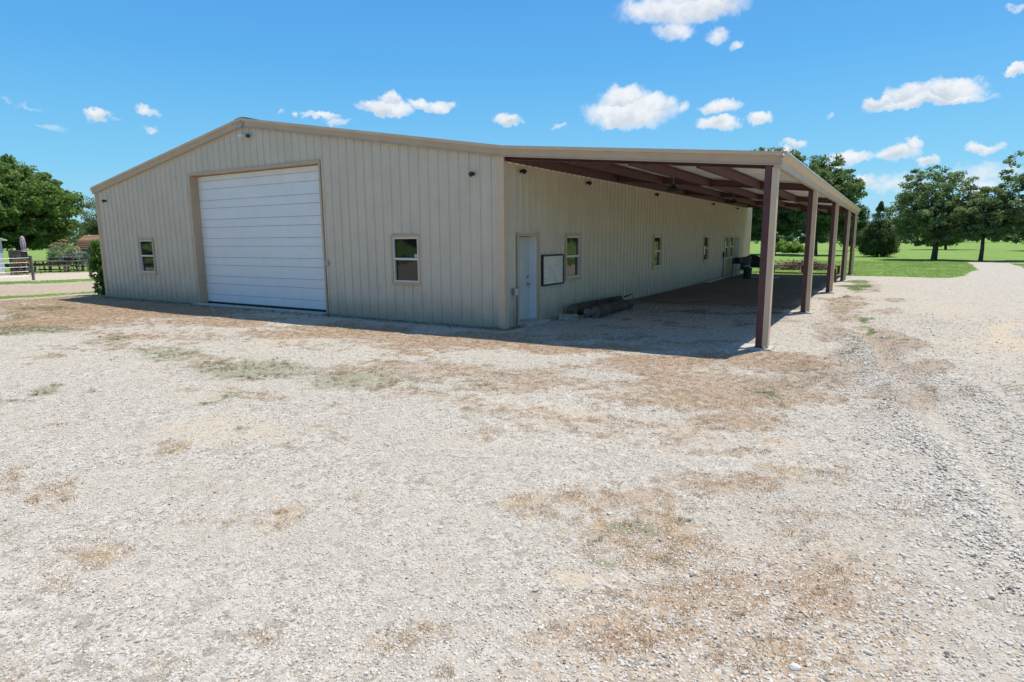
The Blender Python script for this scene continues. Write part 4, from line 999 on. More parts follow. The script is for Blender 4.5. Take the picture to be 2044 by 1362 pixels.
for i in range(85):
    h = 2.6+3.0*rs.rand()**1.3; w = 1.25*max(.03, (5.75-h)/3.1)**1.1; a = rs.rand()*6.28; q = w*rs.rand()**.5*1.25; cc.append((q*math.cos(a), .4+q*math.sin(a), h))
leaf_cloud('crown_tip', cc, [.14+.26*max(0, (5.6-c[2])/3) for c in cc], 120, .05, leaf_cedar, ct, 6, flat=1.1, up=1.0)
for i, (x, y, r, z, lb) in enumerate([(-6.8, 86.9, 1.9, 1.5, 'bright green rounded bush on the far lawn, left of its twin'), (-4.3, 80.6, 1.75, 1.25, 'bright green rounded bush on the far lawn, right of its twin')]):
    t_ = thing('bush', lb, 'bush', (x, y, 0), 0, 'bright bushes on the far lawn')
    rs = np.random.RandomState(50+i); q = rs.normal(size=(70, 3)); q /= np.linalg.norm(q, axis=1)[:, None]; q *= rs.rand(70, 1)**.4
    leaf_cloud('foliage', np.stack([q[:, 0]*r*.85, q[:, 1]*r*.8, np.abs(q[:, 2])*z+.2], 1), np.full(70, .42), 130, .09, leaf_bright, t_, 60+i)
    mb = MB(); [mb.tube([(0, 0, 0), (math.cos(k)*.3, math.sin(k)*.3, .6)], [.04, .02], 5) for k in range(5)]; mb.build('stem', bark, t_)
# trees farther out to the right, singly visible above the lawn
for i, (x, y, h, w, lb) in enumerate([(2.0, 96, 6.4, 2.6, 'slender far tree showing just right of the carport end'), (14.5, 108, 6.0, 4.4, 'low far tree showing between the cedar and the broad oak'),
                                      (26, 100, 7.5, 4.8, 'far tree behind the small oak by the drive'), (33, 96, 7.0, 5, 'far tree near the right edge, behind the tall loose oak'), (-21, 92, 9, 5, 'far tree beyond the far end of the side wall')]):
    tree('far_tree', lb, 'tree', (x, y), h, x, y, h*.55, w, w, h*.46, 90, 130, .16, 1.05, leaf_far, 80+i, .2, 'trees in the middle distance', flat=.7, bottom=.5)
# far wood: one mass right round the fields
rs = np.random.RandomState(77); n = 2100
a = rs.rand(n)*2*math.pi; r = 205+rs.rand(n)*26+14*np.sin(a*5); hgt = 5.3+2.6*fbm(a*14+20, a*0+3.0)*1.3
zc = .6+(hgt-1.6)*rs.rand(n)**.55
cen = np.stack([np.cos(a)*r, 20+np.sin(a)*r, zc], 1)
wd_ = leaf_cloud('far_wood', cen, 1.6+1.5*rs.rand(n), 46, .55, leaf_far, None, 78, flat=.75); tag(wd_, kind='stuff')
# rolling rise of dark trees further back
n = 900; a = rs.rand(n)*math.pi*.9; r = 420+rs.rand(n)*30; cen = np.stack([np.cos(a)*r, np.sin(a)*r, rs.rand(n)*(9+6*fbm(a*9, a*0+1.))], 1)
tag(leaf_cloud('distant_wood', cen, 3+3*rs.rand(n), 40, 1.1, leaf_far, None, 79, flat=.7), kind='stuff')
# left: big tree over the yard and a thin one behind it
tree('shade_tree', 'very large dense green shade tree over the yard on the left', 'tree', (-63.0, 13.8), 10, -65.2, 13.0, 5.3, 7.6, 6.8, 4.6, 950, 95, .15, .72, leaf_mid, 31, .42, lumps=.07, bottom=1.7, flat=.6, up=.8)
tree('thin_tree', 'thin feathery tree behind the right side of the large shade tree', 'tree', (-64.0, 21.2), 7, -63.6, 21.4, 4.1, 2.3, 2.2, 2.9, 110, 120, .08, .7, leaf_oak, 32, .15, lumps=.4, bottom=1.3)
# trees behind the camera, seen in the window panes
for i, (x, y, h, w, lb) in enumerate([(-22, -42, 10, 7, 'broad tree across the yard, leftmost of the row mirrored in the front windows'), (-9, -46, 11, 8, 'broad tree across the yard, second of the row mirrored in the front windows'), (7, -41, 10, 7, 'broad tree across the yard, third of the row mirrored in the front windows'),
                                      (-38, -44, 10, 7, 'broad tree far across the yard beyond the mirrored row'), (-52, -21, 10, 8, 'broad tree west of the yard, mirrored in the left front window'), (-60, -33, 11, 8, 'broad tree southwest of the yard, beside the one mirrored in the left window'), (52, 46, 11, 7, 'broad tree out in the east field, the nearer one'), (58, 75, 11, 7, 'broad tree out in the east field, the farther one'), (34, 30, 8, 5, 'broad tree at the edge of the east field close to the yard')]):
    tree('yard_tree', lb, 'tree', (x, y), h, x, y, h*.55, w, w, h*.5, 170, 90, .2, 1.1, leaf_dark, 90+i, .3, 'trees around the yard behind the viewpoint', bottom=.6)
# shrub at the left rear corner of the building
t_ = thing('corner_shrub', 'leafy green shrub growing beside the left front corner of the building', 'shrub', (-19.2, -.25, 0))
rs = np.random.RandomState(8); q = []
while len(q) < 120:
    z = rs.rand()*2.08; w = .34*max(.05, 1-abs(z-1.0)/1.6)**.6+.04
    a = rs.rand()*6.28; r_ = w*math.sqrt(rs.rand()); q.append((r_*math.cos(a)*.8-.02, .6+r_*math.sin(a)*.9, z+.02))
leaf_cloud('foliage', q, [.17]*len(q), 34, .05, leafmat('shrub_leaf', (.09, .20, .03), (.22, .38, .08), .45), t_, 9, up=.8)
mb = MB(); [mb.tube([(0, .6, 0), (math.cos(k)*.1, .6+math.sin(k)*.1, 1.2), (math.cos(k)*.15, .6+math.sin(k)*.15, 1.9)], [.03, .02, .008], 5) for k in range(6)]; mb.build('stem', bark, t_)

# ------------------------------------------------------------------ the yard on the left
t_ = thing('oleander', 'big pale green bush topped with peach coloured flowers beside the blue shed', 'flowering bush', (-57.9, 15.3, 0))
rs = np.random.RandomState(18); q = []; fl = []
while len(q) < 130:
    a = rs.rand()*6.28; r_ = math.sqrt(rs.rand()); x, y = r_*math.cos(a), r_*math.sin(a); z = rs.rand()*(2.15*(1-.45*r_**2)); q.append((x*1.55, y*1.2, z+.1))
for i in range(46):
    a = rs.rand()*6.28; r_ = math.sqrt(rs.rand()); fl.append((1.6*r_*math.cos(a), 1.25*r_*math.sin(a), 2.25*(1-.42*r_**2)+rs.rand()*.2))
leaf_cloud('foliage', q, [.32]*len(q), 90, .075, leaf_grey, t_, 19, up=.9, aspect=.25)
leaf_cloud('flower', fl, [.08]*len(fl), 12, .05, petal, t_, 20, up=1)
mb = MB(); [mb.tube([(0, 0, 0), (math.cos(k)*.8, math.sin(k)*.6, 1.6)], [.04, .015], 5) for k in range(7)]; mb.build('stem', bark, t_)

# gambrel shed
t_ = thing('garden_shed', 'blue garden shed with a brown shingled barn roof behind the flowering bush', 'shed', (-59.7, 19.2, 0), math.radians(26))
# local: x along the ridge (right end is the gable), y away
w2, hw, L = 1.25, 1.45, 1.35
P_ = [(-w2, hw), (-w2*.72, 2.26), (0, 2.78), (w2*.72, 2.26), (w2, hw)]
mb = MB(); mb.box(-L, L, -w2, w2, 0, hw); mb.build('wall', shedb, t_)
mb = MB(); mb.prism([(-w2, 0.02), (-w2, hw)]+P_[1:4]+[(w2, hw), (w2, .02)], L, L+.04, 0); mb.build('gable_wall', shedl, t_)
mb = MB(); mb.prism([(-w2, hw)]+P_[1:4]+[(w2, hw)], -L-.0, L, 0); mb.build('loft_wall', shedb, t_)
for a, c in zip(P_[:-1], P_[1:]):
    nrow = 4
    for k in range(nrow):
        p = (a[0]+(c[0]-a[0])*k/nrow, a[1]+(c[1]-a[1])*k/nrow); q_ = (a[0]+(c[0]-a[0])*(k+1.04)/nrow, a[1]+(c[1]-a[1])*(k+1.04)/nrow)
        nn_ = Vector((-(q_[1]-p[1]), q_[0]-p[0])).normalized()
        if a[0] >= 0: th = .045-.008*k
        e1, e2 = (.055, .03) if a[0] < 0 else (.03, .055)
        mb = MB(); mb.prism([p, q_, (q_[0]+nn_.x*e2, q_[1]+nn_.y*e2), (p[0]+nn_.x*e1, p[1]+nn_.y*e1)], -L-.12, L+.12, 0); mb.build('shingle_course', shingle, t_)
mb = MB()
for a, c in zip(P_[:-1], P_[1:]): mb.beam((L+.14, a[0], a[1]-.03), (L+.14, c[0], c[1]-.03), .03, .1, (1, 0, 0))
mb.beam((L+.06, -w2, 0), (L+.06, -w2, hw), .08, .05); mb.beam((L+.06, w2, 0), (L+.06, w2, hw), .08, .05); mb.build('trim', terra, t_)
mb = MB(); mb.box(L+.041, L+.07, -.55, .55, .1, 1.85); d_ = mb.build('door', shedb, t_)
mb = MB(); mb.box(L+.071, L+.09, -.6, -.54, .1, 1.9); mb.box(L+.071, L+.09, .54, .6, .1, 1.9); mb.box(L+.071, L+.09, -.54, .54, 1.85, 1.9); mb.build('door_trim', terra, d_)
# white roofed barn far behind
t_ = thing('white_roofed_barn', 'far low barn with a bright white roof just left of the building', 'barn', (-79.0, 31.2, 0), math.radians(30))
mb = MB(); mb.box(-4, 4, -2.2, 2.2, 0, 2.6); mb.build('wall', houseb, t_)
for s in (-1, 1):
    mb = MB(); slab([(-4.2, s*2.4, 2.55), (4.2, s*2.4, 2.55), (4.2, 0, 3.35), (-4.2, 0, 3.35)], .05, mb); mb.build('roof', whiter, t_)
mb = MB(); mb.prism([(-2.2, 2.6), (0, 3.28), (2.2, 2.6)], 3.95, 4.0, 0); mb.build('gable', houseb, t_)
# small pale outbuilding cut by the left edge
t_ = thing('pale_outbuilding', 'corner of a pale blue-grey outbuilding at the left edge of the picture', 'outbuilding', (-42.6, 4.2, 0), math.radians(28))
mb = MB(); mb.box(-3.2, 0.0, -1.5, 1.6, .12, 2.25); mb.build('wall', houseb, t_)
for k in range(13):
    mb = MB(); mb.box(-3.2, 0.0, -1.512, -1.5, .14+k*.162, .29+k*.162); mb.build('board', houseb, t_)
mb = MB(); mb.box(-.10, .03, -1.54, -1.512, .1, 2.3); mb.box(.0, .03, -1.512, -1.4, .1, 2.3); mb.build('corner_trim', whiter, t_)
mb = MB(); slab([(-3.4, -1.8, 2.3), (.25, -1.8, 2.3), (.25, 0, 2.75), (-3.4, 0, 2.75)], .06, mb); mb.build('roof', galv, t_)
mb = MB(); slab([(-3.4, 0, 2.75), (.25, 0, 2.75), (.25, 1.8, 2.3), (-3.4, 1.8, 2.3)], .06, mb); mb.build('roof', galv, t_)
mb = MB(); mb.box(-3.3, .5, -1.9, 1.7, -.05, .12); mb.build('slab', concr, t_)
# plank cabinet beside it
t_ = thing('plank_cabinet', 'dark upright plank cabinet beside the pale outbuilding', 'cabinet', (-43.2, 6.4, 0), math.radians(28))
for k in range(6):
    mb = MB(); mb.box(-.42+k*.14, -.29+k*.14, -.32, -.30, .05, 1.55); mb.build('plank', greyw, t_)
mb = MB(); mb.box(-.42, .41, -.30, .30, .05, 1.5); mb.build('carcass', darkmet, t_)
mb = MB(); mb.box(-.47, .46, -.38, .34, 1.55, 1.6); mb.build('top', greyw, t_)
# potting bench with pots
t_ = thing('potting_bench', 'low wooden potting bench loaded with clay pots next to the plank cabinet', 'bench', (-41.9, 6.0, 0), math.radians(26))
for z in (.32, .72):
    for k in range(4):
        mb = MB(); mb.box(-.62, .62, -.26+k*.135, -.14+k*.135, z, z+.025); mb.build('slat', wood, t_)
for sx in (-.58, .58):
    for sy in (-.22, .22):
        mb = MB(); mb.box(sx-.03, sx+.03, sy-.03, sy+.03, 0, .72); mb.build('leg', wood, t_)
def pot(label, loc, k, m_):
    t2 = thing('plant_pot', label, 'plant pot', loc, 0, 'plant pots on the potting bench')
    mb = MB(); mb.lathe([(.07*k, 0), (.10*k, .15*k), (.115*k, .15*k), (.115*k, .18*k), (.095*k, .18*k), (.08*k, .12*k)], 14); mb.build('pot', m_, t2)
    leaf_cloud('leaves', [(0, 0, .2*k)], [.11*k], 40, .04, leaf_mid, t2, int(k*100))
    return t2
ca, sa = math.cos(math.radians(26)), math.sin(math.radians(26))
for k, (u, lb, kk) in enumerate([(-.45, 'clay pot at the left end of the potting bench top', 1.0), (-.2, 'clay pot second from the left on the potting bench top', 1.15), (.05, 'clay pot in the middle of the potting bench top', .95), (.27, 'clay pot second from the right on the potting bench top', 1.05), (.5, 'clay pot at the right end of the potting bench top', .9)]):
    pot(lb, (-41.9+u*ca, 6.0+u*sa, .745), kk, terra)
for k, (u, lb) in enumerate([(-.35, 'dark pot on the left of the lower potting bench shelf'), (.2, 'dark pot on the right of the lower potting bench shelf')]):
    pot(lb, (-41.9+u*ca, 6.0+u*sa, .345), 1.1+.07*k, darkmet)
# long picnic table
t_ = thing('picnic_table', 'long weathered wooden table in the yard behind the fence post', 'table', (-44.5, 9.15, 0), math.radians(22))
for k in range(5):
    mb = MB(); mb.box(-1.75, 1.75, -.42+k*.17, -.26+k*.17, .76, .80); mb.build('plank', wood, t_)
for sx in (-1.5, -.2, 1.3):
    mb = MB(); mb.beam((sx, -.42, 0), (sx, -.3, .76), .09, .09); mb.build('leg', woodb, t_)
    mb = MB(); mb.beam((sx, .42, 0), (sx, .3, .76), .09, .09); mb.build('leg', woodb, t_)
for sy in (-.75, .75):
    mb = MB(); mb.box(-1.7, 1.7, sy-.12, sy+.12, .42, .46); mb.build('bench_seat', wood, t_)
    for sx in (-1.4, 1.4):
        mb = MB(); mb.box(sx-.04, sx+.04, sy-.1, sy+.1, 0, .42); mb.build('bench_leg', wood, t_)
mb = MB(); mb.box(-1.6, 1.6, -.04, .04, .10, .2); mb.build('stretcher', woodb, t_)
t_ = thing('scrap_heap', 'tangled heap of old metal chairs and wire on the right end of the long table', 'scrap heap', (-43.3, 9.65, .80), math.radians(22))
rr = random.Random(12)
for k in range(5):
    mb = MB(); x0, y0, r0 = rr.uniform(-.8, .7), rr.uniform(-.25, .25), rr.uniform(.14, .26); tl = rr.uniform(-.5, .5)
    mb.tube([(x0+r0*math.cos(a*.45), y0+tl*r0*math.sin(a*.45), r0+r0*math.sin(a*.45)) for a in range(15)], .014, 5); mb.build('hoop', steel if k % 2 else darkmet, t_)
for k in range(16):
    mb = MB(); x0, y0 = rr.uniform(-.9, .8), rr.uniform(-.3, .3); mb.tube([(x0, y0, .0), (x0+rr.uniform(-.2, .2), y0, rr.uniform(.2, .45)), (x0+rr.uniform(-.5, .5), y0+rr.uniform(-.2, .2), rr.uniform(.05, .5))], .013, 5)
    mb.build('bar', [steel, darkmet, woodb][k % 3], t_)
mb = MB(); mb.box(-.5, .1, -.2, .2, 0, .2); mb.build('crate', darkmet, t_)
# closed parasol through a kettle-shaped planter
t_ = thing('closed_parasol', 'closed faded pink patio umbrella standing upright in the yard', 'umbrella', (-46.2, 7.85, 0), 0)
mb = MB(); mb.tube([(0, 0, 0), (0, 0, 2.62)], .022, 8); mb.build('pole', frameg, t_)
mb = MB(); N = 16; vs = []; fs = []
pr_ = [(.03, 2.58), (.10, 2.5), (.135, 2.3), (.15, 2.0), (.13, 1.78), (.10, 1.66), (.16, 1.5), (.235, 1.38), (.25, 1.34)]
for i, (r, z) in enumerate(pr_):
    for k in range(N):
        a = 2*math.pi*k/N; q = r*(1+(.16 if k % 2 else -.12)); vs.append((q*math.cos(a), q*math.sin(a), z))
for i in range(len(pr_)-1): fs += [(i*N+k, i*N+(k+1) % N, (i+1)*N+(k+1) % N, (i+1)*N+k) for k in range(N)]
mb.add(vs, fs); mb.build('canopy', pinkc, t_)
mb = MB(); mb.tube([(0, 0, 1.64), (0, 0, 1.68)], .112, 16); mb.build('strap', frameg, t_)
mb = MB(); mb.lathe([(.26, 0), (.26, .05), (.05, .1)], 18); mb.build('base', darkmet, t_)
t_ = thing('kettle_grill', 'black round kettle grill standing below the closed umbrella', 'grill', (-45.75, 7.75, 0))
mb = MB(); mb.lathe([(.10, .62), (.25, .72), (.31, .90), (.31, .92)], 20); mb.build('bowl', black, t_)
mb = MB(); mb.lathe([(.31, .925), (.29, 1.08), (.16, 1.2), (.02, 1.22)], 20); l_ = mb.build('lid', black, t_)
mb = MB(); mb.tube([(-.06, 0, 1.22), (-.06, 0, 1.27), (.06, 0, 1.27), (.06, 0, 1.22)], .012, 6); mb.build('handle', wood, l_)
for k in range(3):
    a = k*2.09+.4; mb = MB(); mb.tube([(math.cos(a)*.18, math.sin(a)*.18, .70), (math.cos(a)*.33, math.sin(a)*.33, 0)], .014, 6); mb.build('leg', steel, t_)
t_ = thing('metal_stool', 'thin-legged metal plant stand in front of the long wooden table', 'stand', (-41.9, 6.95, 0))
mb = MB(); mb.lathe([(.2, .78), (.21, .80), (.2, .82)], 18); mb.build('top', darkmet, t_)
for k in range(3):
    a = k*2.09; mb = MB(); mb.tube([(math.cos(a)*.12, math.sin(a)*.12, .78), (math.cos(a)*.24, math.sin(a)*.24, 0)], .012, 6); mb.build('leg', darkmet, t_)
# bicycle-like clutter: two old bicycles, ladder, rack, adirondack chair
def bicycle(label, loc, rz, m_):
    t2 = thing('bicycle', label, 'bicycle', loc, rz, 'old bicycles leaning by the long table')
    for x in (-.52, .52):
        mb = MB(); n = 20; vs = []; fs = []
        for k in range(n):
            a = 2*math.pi*k/n
            for j in range(6):
                c_ = 2*math.pi*j/6; vs.append((x+(.32+.02*math.cos(c_))*math.cos(a), .02*math.sin(c_), .34+(.32+.02*math.cos(c_))*math.sin(a)))
        for k in range(n):
            for j in range(6): fs.append((k*6+j, k*6+(j+1) % 6, ((k+1) % n)*6+(j+1) % 6, ((k+1) % n)*6+j))
        mb.add(vs, fs); wh = mb.build('wheel', black, t2)
        mb = MB(); [mb.tube([(x, 0, .34), (x+.31*math.cos(k*.785), 0, .34+.31*math.sin(k*.785))], .004, 4) for k in range(8)]; mb.build('spokes', steel, wh)
    mb = MB()
    for a, c_ in [((-.52, .34), (-.2, .80)), ((-.52, .34), (-.08, .34)), ((-.08, .34), (-.22, .86)), ((-.08, .34), (.36, .80)), ((-.2, .80), (.35, .84)), ((.52, .34), (.33, .95))]: mb.tube([(a[0], 0, a[1]), (c_[0], 0, c_[1])], .018, 6)
    mb.build('frame', m_, t2)
    mb = MB(); mb.tube([(.3, -.28, .98), (.34, -.1, 1.0), (.34, .1, 1.0), (.3, .28, .98)], .013, 6); mb.build('handlebar', steel, t2)
    mb = MB(); mb.beam((-.36, 0, .9), (-.1, 0, .92), .12, .05); mb.build('saddle', black, t2)
    return t2
b1 = bicycle('old dark bicycle leaning at the right end of the long table', (-43.6, 9.85, 0), math.radians(20), darkmet)
b1.rotation_euler = (math.radians(8), 0, math.radians(20))
b2 = dup(b1, (-43.2, 10.5, 0), 0, 'old dark bicycle standing behind the other bicycle by the ladder'); b2.rotation_euler = (math.radians(-7), 0, math.radians(55))
t_ = thing('step_ladder', 'brown wooden step ladder standing open right of the old bicycles', 'ladder', (-43.2, 11.2, 0), math.radians(115))
for sx, w_ in ((-.22, .05), (.22, .05)):
    mb = MB(); mb.beam((sx, -.5, 0), (sx*.8, 0, 1.2), .05, .05); mb.build('rail', woodb, t_)
    mb = MB(); mb.beam((sx, .42, 0), (sx*.8, .02, 1.18), .035, .035); mb.build('back_leg', woodb, t_)
for k in range(4):
    mb = MB(); f = (k+1)/5; mb.box(-.2, .2, -.5*(1-f)-.05, -.5*(1-f)+.07, 1.2*f-.01, 1.2*f+.015); mb.build('step', woodb, t_)
t_ = thing('metal_rack', 'rusty metal frame rack with tangled wire next to the long table', 'rack', (-43.9, 10.6, 0), math.radians(25))
for sx in (-.55, .55):
    for sy in (-.25, .25):
        mb = MB(); mb.tube([(sx, sy, 0), (sx, sy, 1.25)], .018, 6); mb.build('upright', mat('rust_steel', (.17, .085, .06), .8, .3, 9) if 'rust_steel' not in MATS else MATS['rust_steel'], t_)
for z in (.3, .75, 1.22):
    mb = MB(); [mb.tube([(-.55, s, z), (.55, s, z)], .012, 5) for s in (-.25, 0, .25)]; [mb.tube([(s, -.25, z), (s, .25, z)], .012, 5) for s in (-.55, -.2, .2, .55)]; mb.build('shelf', MATS['rust_steel'], t_)
rr = random.Random(3)
for k in range(6):
    mb = MB(); x0 = rr.uniform(-.5, .5); pts = [(x0+.25*math.cos(a*.7+k), .1*math.sin(a+k), 1.25+.12*math.sin(a*1.3)+.06) for a in range(9)]; mb.tube(pts, .012, 5); mb.build('wire_coil', steel, t_)
t_ = thing('garden_chair', 'weathered white wooden garden chair near the blue shed', 'chair', (-53.5, 15.3, 0), math.radians(-60))
for k in range(5):
    mb = MB(); mb.beam((-.22+k*.11, .2, .35), (-.26+k*.13, .45, 1.0), .095, .02, (0, 1, 0)); mb.build('back_slat', plankm, t_)
for k in range(4):
    mb = MB(); mb.box(-.27, .27, -.35+k*.13, -.24+k*.13, .38-k*.015, .4-k*.015); mb.build('seat_slat', plankm, t_)
for sx in (-.3, .3):
    mb = MB(); mb.box(sx-.06, sx+.06, -.38, .3, .58, .605); mb.build('armrest', plankm, t_)
    mb = MB(); mb.box(sx-.02, sx+.02, -.38, -.3, 0, .58); mb.build('front_leg', plankm, t_)
    mb = MB(); mb.beam((sx, -.3, .34), (sx, .5, 0), .03, .1); mb.build('back_leg', plankm, t_)
# wire fence
t_ = thing('wire_fence', 'thin wire fence on weathered posts between the gravel lane and the yard', 'fence', (-34.7, 5.4, 0))
pts = [(.4, -4.6), (.7, -1.78), (-.78, 1.85), (-2.2, 6.0), (-3.6, 10.6)]
for (x, y) in pts:
    mb = MB(); mb.tube([(x, y, -.1), (x+.01, y, .5), (x, y, 1.36)], [.075, .07, .062], 9); mb.build('post', greyw, t_)
for (a, c_) in zip(pts[:-1], pts[1:]):
    for z in (.25, .5, .75, 1.0, 1.25):
        mb = MB(); mb.tube([(a[0], a[1], z), ((a[0]+c_[0])/2, (a[1]+c_[1])/2, z-.02), (c_[0], c_[1], z)], .0045, 4); mb.build('wire', steel, t_)
# green steel posts of the far pasture fence
for i, (px_, py_, lb) in enumerate([(-70.5, 13.2, 'tall dark steel post under the shade tree, left one of a pair'), (-70.1, 14.3, 'tall dark steel post under the shade tree, right one of a pair')]):
    mb = MB(); mb.tube([(0, 0, 0), (0, 0, 2.1)], .045, 6); mb.lathe([(.06, 2.1), (.05, 2.14), (.0, 2.15)], 8)
    tag(mb.build('steel_post', greenp, None), lb, 'post').location = (px_, py_, 0)

# ------------------------------------------------------------------ loose stones, straw and grass (uncountable)
def proto_mesh(name, V, Fc, m):
    me = bpy.data.meshes.new(name); me.from_pydata([tuple(v) for v in V], [], [tuple(f) for f in Fc]); me.update(); me.materials.append(m); return me
def scatter(name, pts, scl, rot, col, protos, pick_seed=0):
    me = bpy.data.meshes.new(name); n = len(pts)
    me.vertices.add(n); me.vertices.foreach_set('co', pts.astype(np.float32).ravel())
    for an, ty, arr in (('scl', 'FLOAT', scl), ('rotz', 'FLOAT_VECTOR', rot), ('tint', 'FLOAT', col)):
        a = me.attributes.new(an, ty, 'POINT'); a.data.foreach_set('vector' if ty == 'FLOAT_VECTOR' else 'value', arr.astype(np.float32).ravel())
    a = me.attributes.new('pick', 'INT', 'POINT'); a.data.foreach_set('value', np.random.RandomState(pick_seed).randint(0, len(protos), n).astype(np.int32))
    o = bpy.data.objects.new(name, me); COL.objects.link(o)
    g = bpy.data.node_groups.new(name, 'GeometryNodeTree')
    g.interface.new_socket('Geometry', in_out='INPUT', socket_type='NodeSocketGeometry'); g.interface.new_socket('Geometry', in_out='OUTPUT', socket_type='NodeSocketGeometry')
    N_ = g.nodes; L_ = g.links; gi = N_.new('NodeGroupInput'); go = N_.new('NodeGroupOutput')
    g2i = N_.new('GeometryNodeGeometryToInstance')
    for me_ in reversed(protos):
        ob = bpy.data.objects.new(me_.name, me_)       # never linked: only a mesh source for the instances
        oi = N_.new('GeometryNodeObjectInfo'); oi.inputs['Object'].default_value = ob; oi.inputs['As Instance'].default_value = True
        L_.new(oi.outputs['Geometry'], g2i.inputs[0])
    def na(nm, dt):
        x = N_.new('GeometryNodeInputNamedAttribute'); x.data_type = dt; x.inputs[0].default_value = nm; return x.outputs[0]
    m2p = N_.new('GeometryNodeMeshToPoints'); L_.new(gi.outputs[0], m2p.inputs[0])
    iop = N_.new('GeometryNodeInstanceOnPoints'); L_.new(m2p.outputs[0], iop.inputs['Points'])
    j = N_.new('GeometryNodeJoinGeometry')
    for l in list(g2i.inputs[0].links):
        pass
    # join the object-info outputs as separate instances
    for n_ in [x for x in N_ if x.bl_idname == 'GeometryNodeObjectInfo']: L_.new(n_.outputs['Geometry'], j.inputs[0])
    N_.remove(g2i)
    L_.new(j.outputs[0], iop.inputs['Instance']); iop.inputs['Pick Instance'].default_value = True
    L_.new(na('pick', 'INT'), iop.inputs['Instance Index'])
    e2r = N_.new('FunctionNodeEulerToRotation'); L_.new(na('rotz', 'FLOAT_VECTOR'), e2r.inputs[0]); L_.new(e2r.outputs[0], iop.inputs['Rotation'])
    L_.new(na('scl', 'FLOAT'), iop.inputs['Scale'])
    L_.new(iop.outputs[0], go.inputs[0])
    md = o.modifiers.new('scatter', 'NODES'); md.node_group = g
    return tag(o, kind='stuff')
def instmat(name, ramp_pts, rough=.9, trans=0):
    m = bpy.data.materials.new(name); m.use_nodes = True; t = m.node_tree; t.nodes.clear(); b = NB(t)
    at = b.n('ShaderNodeAttribute', attribute_name='tint'); at.attribute_type = 'INSTANCER'
    c = b.ramp(at.outputs['Fac'], ramp_pts)
    tc = b.n('ShaderNodeTexCoord'); c = b.mix(b.ss(b.noise(tc.outputs['Object'], 2.5, 4, .6), .3, .7, 0, .25), c, (.35, .3, .24))
    p = b.n('ShaderNodeBsdfPrincipled'); t.links.new(c, p.inputs['Base Color']); p.inputs['Roughness'].default_value = rough; p.inputs['Specular IOR Level'].default_value = .25
    o = b.n('ShaderNodeOutputMaterial'); out = p.outputs[0]
    if trans:
        tr = b.n('ShaderNodeBsdfTranslucent'); t.links.new(c, tr.inputs[0]); mx = b.n('ShaderNodeMixShader'); mx.inputs[0].default_value = trans
        t.links.new(out, mx.inputs[1]); t.links.new(tr.outputs[0], mx.inputs[2]); out = mx.outputs[0]
    t.links.new(out, o.inputs[0]); return m
rockm = instmat('loose_stone', [(0, (.55, .50, .43)), (.3, (.64, .60, .53)), (.5, (.52, .46, .38)), (.64, (.70, .67, .61)), (.72, (.50, .36, .22)), (.82, (.54, .43, .30)), (.88, (.32, .18, .12)), (.94, (.20, .195, .20)), (1, (.09, .09, .10))])
import bmesh
rocks = []
for i in range(7):
    bm = bmesh.new(); bmesh.ops.create_icosphere(bm, subdivisions=1 if i < 3 else 2, radius=1)
    rr = random.Random(i+40); ax = (1, rr.uniform(.6, .95), rr.uniform(.35, .65))
    pl_ = [(Vector((rr.gauss(0, 1), rr.gauss(0, 1), rr.gauss(0, 1))).normalized(), rr.uniform(.62, .85)) for _ in range(7)]
    for v in bm.verts:
        for nrm, dd in pl_:
            e = v.co.dot(nrm)-dd
            if e > 0: v.co -= nrm*e
        v.co = Vector((v.co.x*ax[0], v.co.y*ax[1], v.co.z*ax[2]))
    me = bpy.data.meshes.new('stone_shape'); bm.to_mesh(me); bm.free(); me.materials.append(rockm); rocks.append(me)
def sector(n, r0, r1, half=62, power=1.0):
    """random spots on the ground around the viewpoint, on the side of the building"""
    a = math.pi/2+yaw+np.radians((RS.rand(n)*2-1)*half); r = np.sqrt(RS.rand(n)**power*(r1**2-r0**2)+r0**2)
    return CAMP.x+r*np.cos(a), CAMP.y+r*np.sin(a)
def free(x, y): return ~((x > -18.3) & (x < .06) & (y > -.06) & (y < 28.4))
PX = []; PS_ = []; PT = []
for n, r0, r1, s0, s1 in ((115000, 2.3, 6.0, .0045, .0125), (95000, 6, 11, .0065, .017), (60000, 11, 20, .009, .022), (1500, 2.3, 12, .014, .028)):
    x, y = sector(n, r0, r1); k = masks(x, y); keep = free(x, y) & (k['lawn'] < .4) & (RS.rand(n) < 1-.6*k['sand']-.35*k['dry']-.3*k['dirt']) & (RS.rand(n) < .25+1.2*fbm(x*1.1+9, y*1.1, 5)**1.3+.5*k['pebble'])
    x, y = x[keep], y[keep]; n2 = len(x); pe = k['pebble'][keep]
    s_ = s0+(s1-s0)*RS.rand(n2)**2.6
    s_ *= 1+.5*pe*RS.rand(n2)+.5*(x > 8.3)*(RS.rand(n2) < .3)
    tt = RS.rand(n2)*np.where(RS.rand(n2) < .1+.55*pe, 1, .7)
    PX.append(np.stack([x, y, gz(x, y)+s_*.12], 1)); PS_.append(s_); PT.append(tt)
n = 26000; y = -11+14*RS.rand(n); u = -.42+RS.normal(0, .3, n)+.9*(RS.rand(n) < .35); x = 8.15-.15*(y+2.9)+u
kp = fbm(x*1.7, y*1.1+33, 4) > .48; x, y = x[kp], y[kp]; s_ = .007+.02*RS.rand(len(x))**2.4
PX.append(np.stack([x, y, gz(x, y)+s_*.15], 1)); PS_.append(s_); PT.append(RS.rand(len(x))*.6)
PX = np.concatenate(PX); PS_ = np.concatenate(PS_); PT = np.concatenate(PT)
rot = np.stack([RS.normal(0, .3, len(PX)), RS.normal(0, .3, len(PX)), RS.rand(len(PX))*6.28], 1)
